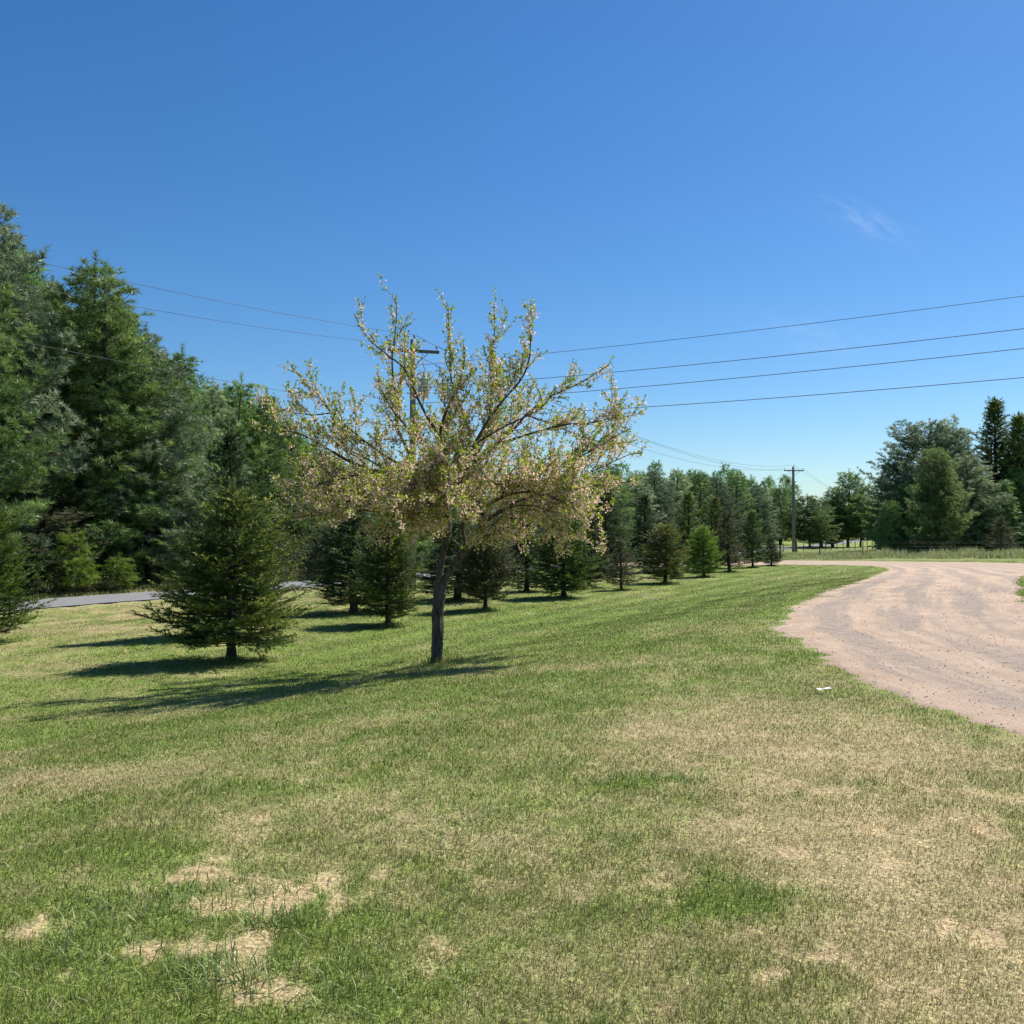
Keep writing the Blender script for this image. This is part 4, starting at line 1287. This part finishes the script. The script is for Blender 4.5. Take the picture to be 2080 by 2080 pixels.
for i_, (kd, px, py, top, hw, lab) in enumerate(others):
    x, y = hit(px, py)
    H0, r0 = PDIM[kd]
    plant('pine_tree', PV[kd], x, y, 1.25 * hw / F * y / r0, px_height(y, hz(x, y), top) / H0, i_ * 1.3 + .9, lab, 'tree', FARROW)
SV_['old'] = spruce_meshes(120, 14, 4.0, .03, .92, 1.7, 'spruce', .0, k=12, ln=.17, w=.06, step=.26, gap=.08)
for kd, px, py, top, hw, lab, H0, r0 in [
        ('old', 2024, 1117, 812, 50, 'tall pointed dark spruce right of the big clump', 14, 2.7),
        ('old', 2072, 1118, 842, 44, 'second pointed spruce, cut by the right edge', 14, 2.7),
        ('thin', 2036, 1124, 1052, 24, 'small sparse brownish sapling below the tall pointed spruce', 2.8, .82)]:
    x, y = hit(px, py)
    plant('spruce_tree', SV_[kd], x, y, 1.35 * hw / F * y / r0, px_height(y, hz(x, y), top) / H0, px * .1, lab, 'tree', FARROW)

# fresh saplings at the wood's edge
for px, py_, top, hw, lab in [(148, 1196, 1096, 42, 'bright fresh green pine sapling at the wood edge, nearer the left'),
                              (240, 1188, 1140, 36, 'bright fresh green pine sapling at the wood edge, low beside the road')]:
    x, y = road_pt(-5.0, px)
    plant('pine_sapling', PV['fresh'], x, y, hw / F * y / 1.0, px_height(y, hz(x, y), top) / 3.0, px, lab, 'sapling', 'saplings at the wood edge')


# the depth of the wood behind the first trees: one mass
def wood_mass():
    g = np.random.default_rng(77)
    tr, cr = Acc(), Acc()
    P, D, T = [], [], []
    spots = []
    for q in range(230):
        s_ = -13 - 22 * g.random()
        px = -260 + 1880 * (q + g.random()) / 230
        x, y = road_pt(s_, px)
        topc = np.interp(px, [-200, 0, 120, 215, 300, 400, 540, 640, 760, 1000, 1160, 1240, 1500, 1600], [520, 520, 660, 640, 740, 810, 850, 955, 1000, 1012, 995, 970, 978, 1000])
        H = max(4, px_height(y, -1.1, topc + 15 * g.normal()))
        spots.append((x, y, H))
    for q in range(44):
        px = 1800 + 420 * (q + g.random()) / 44
        y = 118 + 14 * g.random(); x = (px - 1040) / F * y
        spots.append((x, y, px_height(y, -1.0, np.interp(px, [1800, 1850, 1960, 2020, 2100], [1050, 1000, 1010, 1000, 980]) + 20 * g.normal())))
    for x, y, H in spots:
        base = np.array((x, y, hz(x, y)))
        for e in range(int(190 + 9 * H)):
            u_ = g.random() ** 1.35
            a_ = g.random() * 6.283
            r_ = (1 - u_) ** .6 * (H * .2 + .6) * math.sqrt(g.random()) + .15
            c = base + np.array((math.cos(a_) * r_, math.sin(a_) * r_, (.04 + .96 * u_) * H))
            for z_ in range(3):
                P.append(c + g.normal(size=3) * .3); D.append(unit((math.cos(a_), math.sin(a_), .7))); T.append(.4 + .15 * g.normal())
    needles(cr, np.array(P), np.array(D), .3, 9, .5, .09, .8, np.clip(np.array(T), 0, 1), g, .5)
    V = np.concatenate(cr.v); Fc = np.concatenate(cr.f); Tt = np.concatenate(cr.t)
    me = mesh_np('pine_wood', V, Fc, M['pine'], {'tint': Tt})
    o = link('pine_wood', me)
    tag(o, 'dark mass of the pine wood behind its first trees', 'wood', kind='stuff')


wood_mass()


# ------------------------------------------------------------------ leafy shrubs and the small roadside tree
def shrub_meshes(seed, H, rad, stems, leaf, nleaf, r0=.02, trunk=False, tmin=0.0, tmax=1.0):
    g = np.random.default_rng(seed)
    st, lf = Acc(), Acc()
    LP, LD, LT = [], [], []
    starts = []
    if trunk:
        tube(st, [(0, 0, -.1), (0, 0, .25), (.05, 0, H * .22)], [r0 * 1.5, r0 * 1.15, r0], 9)
        for e in range(stems):
            starts.append((np.array((.05, 0, H * (.12 + .1 * g.random()))), r0 * .62))
    else:
        for e in range(stems):
            starts.append((np.array((g.normal() * rad * .25, g.normal() * rad * .25, -.03)), r0))
    for p, rr in starts:
        a_ = g.random() * 6.283
        d = unit((math.cos(a_) * .8, math.sin(a_) * .8, 1.0 + .3 * g.normal()))
        n_ = 9; L = H * (.65 + .3 * g.random())
        pts = [p]
        for e in range(n_):
            d = unit(d + g.normal(size=3) * .16 + (UP * -.03))
            pts.append(pts[-1] + d * L / n_)
        pts = np.array(pts)
        tube(st, pts, np.linspace(rr, rr * .2, n_ + 1), 5, cap=False)
        for e in range(nleaf):
            f = .3 + .7 * g.random(); i_ = min(n_ - 1, int(f * n_))
            q = pts[i_] + (pts[i_ + 1] - pts[i_]) * g.random()
            d2 = unit(g.normal(size=3)); L2 = rad * .5 * g.random()
            c = q + d2 * L2
            if e % 12 == 0:
                tube(st, [q, q + d2 * L2 * .5 + UP * .02, c], [rr * .25, rr * .18, rr * .08], 3, cap=False)
            for z_ in range(5):
                LP.append(c + g.normal(size=3) * leaf * 1.2); LD.append(unit(g.normal(size=3) + UP * .2)); LT.append(tmin + (tmax - tmin) * g.random())
    LP, LD, LT = np.array(LP), np.array(LD), np.array(LT)
    n_ = len(LP); side = rodrigues_perp(LD, g.normal(size=(n_, 3))) * leaf * .32
    ll = leaf * (.7 + .6 * g.random(n_))[:, None]
    V = np.stack([LP, LP + LD * ll * .5 + side, LP + LD * ll, LP + LD * ll * .5 - side], 1).reshape(-1, 3)
    o_ = np.arange(n_)[:, None] * 4
    lf.add(V, np.concatenate([o_ + np.array([[0, 1, 2]]), o_ + np.array([[0, 2, 3]])], 1).reshape(-1, 3), np.repeat(LT, 4))
    return acc_mesh('shrub_stems', st, M['bark_spruce'], True), acc_mesh('shrub_leaves', lf, M['shrub'])


rt = shrub_meshes(301, 5.2, 2.3, 9, .10, 260, .17, True)
x, y = road_pt(-5.4, 629)
o = empty('small_tree', (x, y, hz(x, y)), .3)
link('trunk', rt[0], o); link('crown', rt[1], o)
tag(o, 'small dark crooked tree with thin leaves on the far road verge', 'tree')
SH = [shrub_meshes(302, 1.4, .7, 7, .07, 90, .014), shrub_meshes(303, 1.1, .8, 10, .05, 40, .012, tmin=.5, tmax=1.0), shrub_meshes(304, 2.2, 1.0, 8, .09, 90, .018, tmax=.6)]
for i_, (kd, px, s_, sc, lab) in enumerate([(0, 128, -5.4, 1.0, 'small leafy shrub with pale leaves at the wood edge near the left edge'),
                                            (1, 100, -5.2, 1.2, 'dry twiggy shrub with brown stems beside the road'),
                                            (1, 160, -5.3, 1.0, 'second dry twiggy shrub right of the pale leafy one'),
                                            (0, 190, -5.2, .8, 'low yellow-green shrub against the dark wood by the road'),
                                            (2, 225, -6.5, 1.0, 'dark rounded shrub behind the low sapling by the road'),
                                            (1, 586, -5.2, 1.5, 'dry brown brush left of the crooked roadside tree'),
                                            (2, 660, -6.0, 1.1, 'dark shrub right of the crooked roadside tree'),
                                            (2, 1000, -6.0, 1.3, 'dark shrub across the road behind the rounded lawn spruce')]):
    x, y = road_pt(s_, px)
    o = empty('shrub', (x, y, hz(x, y)), i_ * 1.1); o.scale = (sc, sc, sc)
    link('stems', SH[kd][0], o); link('foliage', SH[kd][1], o)
    tag(o, lab, 'shrub', 'shrubs at the wood edge')


# ------------------------------------------------------------------ utility poles and wires
def axes_from(d):
    d = unit((d[0], d[1], 0)); return np.array([d, np.cross(UP, d), UP])


def utility_pole(x, y, H, r, arm_dir, label, arm_z, arm_len, near):
    root = empty('utility_pole', (x, y, hz(x, y)))
    ax = axes_from(arm_dir)
    sh = Acc()
    tube(sh, [(0, 0, -.4), (0, 0, H * .35), (0, 0, H * .7), (0, 0, H)], [r * 1.25, r * 1.1, r * .95, r * .8], 14)
    link('shaft', acc_mesh('pole_shaft', sh, M['pole'], True), root)
    a_ = Acc(); box(a_, ax[1] * -(r * .8 + .055) + UP * (H - arm_z), (arm_len, .11, .14), ax)
    link('crossarm', acc_mesh('pole_crossarm', a_, M['pole_dark']), root)
    b1 = Acc()
    for sg in (-1, 1):
        p0 = ax[0] * sg * arm_len * .30 + ax[1] * -(r * .8 + .13) + UP * (H - arm_z - .05)
        p1 = ax[1] * -(r + .02) + UP * (H - arm_z - .75)
        b_ = Acc(); tube(b_, [p0, p1], [.022, .022], 6)
        link('brace', acc_mesh('pole_brace', b_, M['steel']), root)
    tops = []
    for off in (-arm_len / 2 + .12, arm_len / 2 - .12):
        ins_ = Acc()
        c = ax[0] * off + ax[1] * -(r * .8 + .055) + UP * (H - arm_z + .07)
        tube(ins_, [c, c + UP * .10, c + UP * .101, c + UP * .15, c + UP * .17, c + UP * .22, c + UP * .25], [.015, .015, .05, .065, .045, .055, .02], 10)
        link('insulator', acc_mesh('pole_insulator', ins_, M['ceramic'], True), root)
        tops.append(np.array((x, y, hz(x, y))) + c + UP * .24)
    ins_ = Acc(); c = UP * H + ax[0] * (r * .5)
    tube(ins_, [c - UP * .1, c + UP * .10, c + UP * .101, c + UP * .15, c + UP * .17, c + UP * .22, c + UP * .25], [.015, .015, .05, .065, .045, .055, .02], 10)
    link('insulator', acc_mesh('pole_insulator', ins_, M['ceramic'], True), root)
    tops.append(np.array((x, y, hz(x, y))) + c + UP * .24)
    if near:
        tn = Acc(); c = ax[0] * (r + .36) + UP * (H - 2.75)
        tube(tn, [c, c + UP * .02, c + UP * .05, c + UP * .85, c + UP * .9, c + UP * .95], [.20, .24, .25, .25, .24, .12], 20)
        tobj = link('transformer', acc_mesh('transformer', tn, M['grey_paint'], True), root)
        for sg in (-1, 1):
            bu = Acc(); q = c + UP * .93 + ax[1] * .10 * sg
            tube(bu, [q, q + UP * .08, q + UP * .1, q + UP * .16, q + UP * .2, q + UP * .28], [.04, .04, .055, .03, .045, .015], 10)
            link('bushing', acc_mesh('bushing', bu, M['ceramic'], True), tobj)
        for dz in (.2, .7):
            br_ = Acc()
            box(br_, ax[0] * (r + .07) + UP * (H - 2.75 + dz), (.16, .10, .06), ax)
            link('bracket', acc_mesh('transformer_bracket', br_, M['steel']), root)
        co = Acc(); c = ax[0] * -(r + .45) + UP * (H - 2.0)
        tube(co, [ax[0] * -(r) + UP * (H - 1.75), c + UP * .25], [.02, .02], 6)
        tube(co, [c - UP * .2, c + UP * .25], [.035, .035], 8)
        link('fuse_cutout', acc_mesh('fuse_cutout', co, M['ceramic'], True), root)
        ld = Acc()
        q0 = ax[0] * (arm_len * .2) + ax[1] * -(r * .8 + .12) + UP * (H - arm_z)
        tube(ld, [q0, q0 - UP * .4 - ax[0] * .15, q0 - UP * .9 + ax[0] * .05, ax[0] * (r + .36) + UP * (H - 1.55)], .014, 5)
        link('lead_wire', acc_mesh('lead_wire', ld, M['wire'], True), root)
    else:
        cl = Acc(); box(cl, ax[0] * (r + .08) + UP * (H - 2.1), (.2, .12, .16), ax)
        link('clamp', acc_mesh('pole_clamp', cl, M['steel']), root)
        stb = Acc(); tube(stb, [ax[0] * (r * 1.5) + UP * -.2, ax[0] * (r * 1.5) + UP * 1.9], [r * .9, r * .85], 10)
        link('stub', acc_mesh('pole_stub', stb, M['pole_dark'], True), root)
        bx_ = Acc(); box(bx_, ax[0] * (-r * 1.0) + UP * (H * .38), (.3, .25, .35), ax)
        lp = Acc(); q = ax[0] * r + UP * (H * .60)
        tube(lp, [q, q + ax[0] * .25 + UP * .08, q + ax[0] * .42 + UP * .2], [.05, .06, .10], 8)
        link('pole_lamp', acc_mesh('pole_lamp', lp, M['pole_dark'], True), root)
    tag(root, label, 'utility pole', 'power poles along the road')
    return np.array((x, y, hz(x, y))), tops


Y1 = 45.0
X1 = (838 - 1040) / F * Y1
H1 = px_height(Y1, hz(X1, Y1), 690)
Y2 = 128.0
X2 = (1612 - 1040) / F * Y2
H2 = px_height(Y2, hz(X2, Y2), 948)
arm = (0.94, 0.30)
p1, t1 = utility_pole(X1, Y1, H1, .15, (.96, .28), 'weathered power pole with transformer behind the blossoming tree', .58, 2.5, True)
p2, t2 = utility_pole(X2, Y2, H2, .20, (.98, .05), 'grey power pole with crossarm standing far off by the driveway', .55, 2.75, False)


def wire(a, b, sag, label, group, r=.009):
    a, b = np.array(a, float), np.array(b, float)
    t_ = np.linspace(0, 1, 60)[:, None]
    P_ = a + (b - a) * t_ - UP * (4 * sag * t_ * (1 - t_))
    c = Acc(); tube(c, P_ - a, r, 5)
    o = link('power_line_wire', acc_mesh('power_line_wire', c, M['wire'], True))
    o.location = a
    tag(o, label, 'wire', group)


def at_px(px, py, depth):
    d = ray(px, py); d = d / d.y
    return np.array((d.x * depth, depth, CAM_Z + d.z * depth))


def wire_thru(a, q, b_xy, label, group, sag_extra=0.0, r=.008, ratio=None):
    """a wire from a through point q (both in the world) and on to plan position b_xy, with a real sag"""
    a, q = np.array(a, float), np.array(q, float)
    ab = np.array(b_xy) - a[:2]
    tq_ = np.dot(q[:2] - a[:2], ab) / np.dot(ab, ab)
    # z(t) = a + k t - 4 s t (1-t)
    k_ = (q[2] - a[2] + 4 * sag_extra * tq_ * (1 - tq_)) / tq_
    wire(a, (b_xy[0], b_xy[1], a[2] + k_), sag_extra, label, group, r)


POLE_LINE = 'power lines along the road'
HOUSE = 'wires from the near pole towards the yard'
# along the road, back past the left edge
back = np.array((X1, Y1)) - np.array((X2 - X1, Y2 - Y1)) * 1.0


def on_back(px, py):
    """the point over the line pole -> back seen at a pixel"""
    k = (px - 1040) / F
    d = back - np.array((X1, Y1))
    t_ = (k * Y1 - X1) / (d[0] - k * d[1])
    yv = Y1 + d[1] * t_
    return at_px(px, py, yv)


for tp, (px, py), lab in [(t1[2], (0, 514), 'top wire running left from the near pole'), (t1[0], (8, 572), 'second wire down, running left from the near pole')]:
    q = on_back(px, py)
    dv = q[:2] - tp[:2]
    wire_thru(tp, q, tp[:2] + dv * 2.2, lab, POLE_LINE, 0.9)
nb_ = p1 + UP * (H1 - 3.4) + np.array((-.16, 0, 0))
q = on_back(0, 685); dv = q[:2] - nb_[:2]
wire_thru(nb_, q, nb_[:2] + dv * 2.2, 'lowest wire running left from the near pole', POLE_LINE, 0.7)
# pole to pole
for a_, b_, lab, sg in [(t1[2], t2[2], 'thin upper wire descending to the top of the far pole', 2.2), (t1[1], t2[1], 'thin wire descending to the far pole, right insulator', 2.2), (t1[0], t2[0], 'thin wire descending to the far pole, left insulator', 2.2)]:
    wire(a_, b_, sg, lab, POLE_LINE, .012)
for a_, lab in ((t2[2], 'faint upper wire running on right from the far pole'), (t2[1], 'faint lower wire running on right from the far pole')):
    e_ = a_ + np.array((X2 - X1, Y2 - Y1, 0)) * 1.0
    wire(a_, e_, 2.2, lab, POLE_LINE, .012)
# across the sky to the right, towards the yard
yard = np.array((32.0, 18.7))
for z_, py, lab in [(H1 - 1.25, 602, 'highest wire crossing the sky to the right edge'), (H1 - 2.35, 668, 'second wire crossing the sky to the right edge'),
                    (H1 - 3.1, 708, 'third wire crossing the sky to the right edge'), (H1 - 3.85, 767, 'lowest wire crossing the sky to the right edge')]:
    a_ = p1 + UP * z_ + np.array((.15, -.05, 0))
    d = yard - a_[:2]; k = 1040 / F
    t_ = (k * a_[1] - a_[0]) / (d[0] - k * d[1])
    q = at_px(2080, py, a_[1] + d[1] * t_)
    wire_thru(a_, q, yard, lab, HOUSE, .45, .0125 if py > 610 else .010)


# ------------------------------------------------------------------ fences and gate
def fence(pxs, hgt, r, wires, label, thick_first=False):
    pts = [np.array(hit(a_, b_)) for a_, b_ in pxs]
    c0 = pts[0]
    root = empty('wire_fence', (c0[0], c0[1], hz(*c0)))
    base = np.array((c0[0], c0[1], hz(*c0)))
    g = np.random.default_rng(len(pxs))
    P3 = [np.array((p[0], p[1], hz(*p))) - base for p in pts]
    for q, p in enumerate(P3):
        a_ = Acc(); rr = r * (2.0 if thick_first and q == 0 else 1)
        le = g.normal(size=2) * .03
        tube(a_, [p - UP * .1, p + UP * hgt * .5 + np.array((le[0] * .5, le[1] * .5, 0)), p + UP * hgt + np.array((*le, 0))], rr, 7)
        box(a_, p + UP * (hgt * .93) + np.array((le[0], le[1] - rr, 0)), (rr * 1.4, rr * 1.2, .08))
        link('post', acc_mesh('fence_post', a_, M['post']), root)
    for f in wires:
        a_ = Acc()
        for q in range(len(P3) - 1):
            m_ = (P3[q] + P3[q + 1]) / 2 + UP * (hgt * f - .03)
            tube(a_, [P3[q] + UP * hgt * f, m_, P3[q + 1] + UP * hgt * f], .0025, 3, cap=False)
        link('wire', acc_mesh('fence_strand', a_, M['fence_wire']), root)
    tag(root, label, 'fence', 'wire fences of the meadow')


fence([(1585, 1136.5), (1665, 1130), (1753, 1129.5), (1847, 1129), (1938, 1128.5), (2033, 1128), (2130, 1127)], 1.5, .045, (.25, .45, .65, .85, .97), 'wire fence on dark steel posts along the meadow by the driveway', True)
fence([(1592, 1121.5), (1632, 1119), (1651, 1118.5), (1677, 1118), (1688.5, 1117.8), (1700, 1117.6), (1713, 1117.4), (1725, 1117.3), (1737, 1117.2), (1750, 1117), (1762, 1116.7), (1772, 1116.4), (1782, 1116), (1791, 1115.6), (1798, 1115), (1806, 1114.6)],
      1.25, .05, (.35, .65, .95), 'farther wire fence of thin close posts beside the grey road')

gx0, gy0 = hit(1583, 1137)
root = empty('metal_gate', (gx0, gy0, hz(gx0, gy0)))
fr = Acc()
gd = unit((-1, .25, 0))
for z_ in (.25, .95, 1.3):
    tube(fr, [gd * .1 + UP * z_, gd * 1.5 + UP * z_], .035, 8)
for a_ in (.1, 1.5):
    tube(fr, [gd * a_ + UP * .25, gd * a_ + UP * 1.3], .035, 8)
link('frame', acc_mesh('gate_frame', fr, M['white'], True), root)
sv = Acc(); tube(sv, [gd * .55 + UP * .95, gd * .25 + UP * 1.72], [.06, .05], 8)
link('brace', acc_mesh('gate_brace', sv, M['white'], True), root)
tag(root, 'white pipe gate half hidden behind the last small spruce', 'gate')

# ------------------------------------------------------------------ scrap of paper on the grass
x, y = hit(1669, 1410)
g = np.random.default_rng(3)
a_ = Acc()
nx, ny = 9, 6
X_, Y_ = np.meshgrid(np.linspace(-.075, .075, nx), np.linspace(-.035, .035, ny))
Z_ = .04 + .022 * fbm(X_ * 30 + 4, Y_ * 30, 6, 2) + .35 * np.abs(X_ + .01) * .5
Y_ = Y_ * (1 - 3.5 * np.abs(X_)); X_ = X_ + .012 * g.normal(size=X_.shape)
Vt = np.stack([X_.ravel(), Y_.ravel(), Z_.ravel()], 1); Vb = Vt - np.array((0, 0, .0012))
idx = np.arange(nx * ny).reshape(ny, nx)
q = np.stack([idx[:-1, :-1], idx[:-1, 1:], idx[1:, 1:], idx[1:, :-1]], -1).reshape(-1, 4)
tri = np.concatenate([q[:, [0, 1, 2]], q[:, [0, 2, 3]]])
a_.add(Vt, tri); a_.add(Vb, tri[:, ::-1])
o = link('paper_scrap', acc_mesh('paper_scrap', a_, M['paper'], True))
o.location = (x, y, hz(x, y)); o.rotation_euler = (0, 0, -.3)
tag(o, 'crumpled white scrap of paper lying on the dry grass', 'litter')
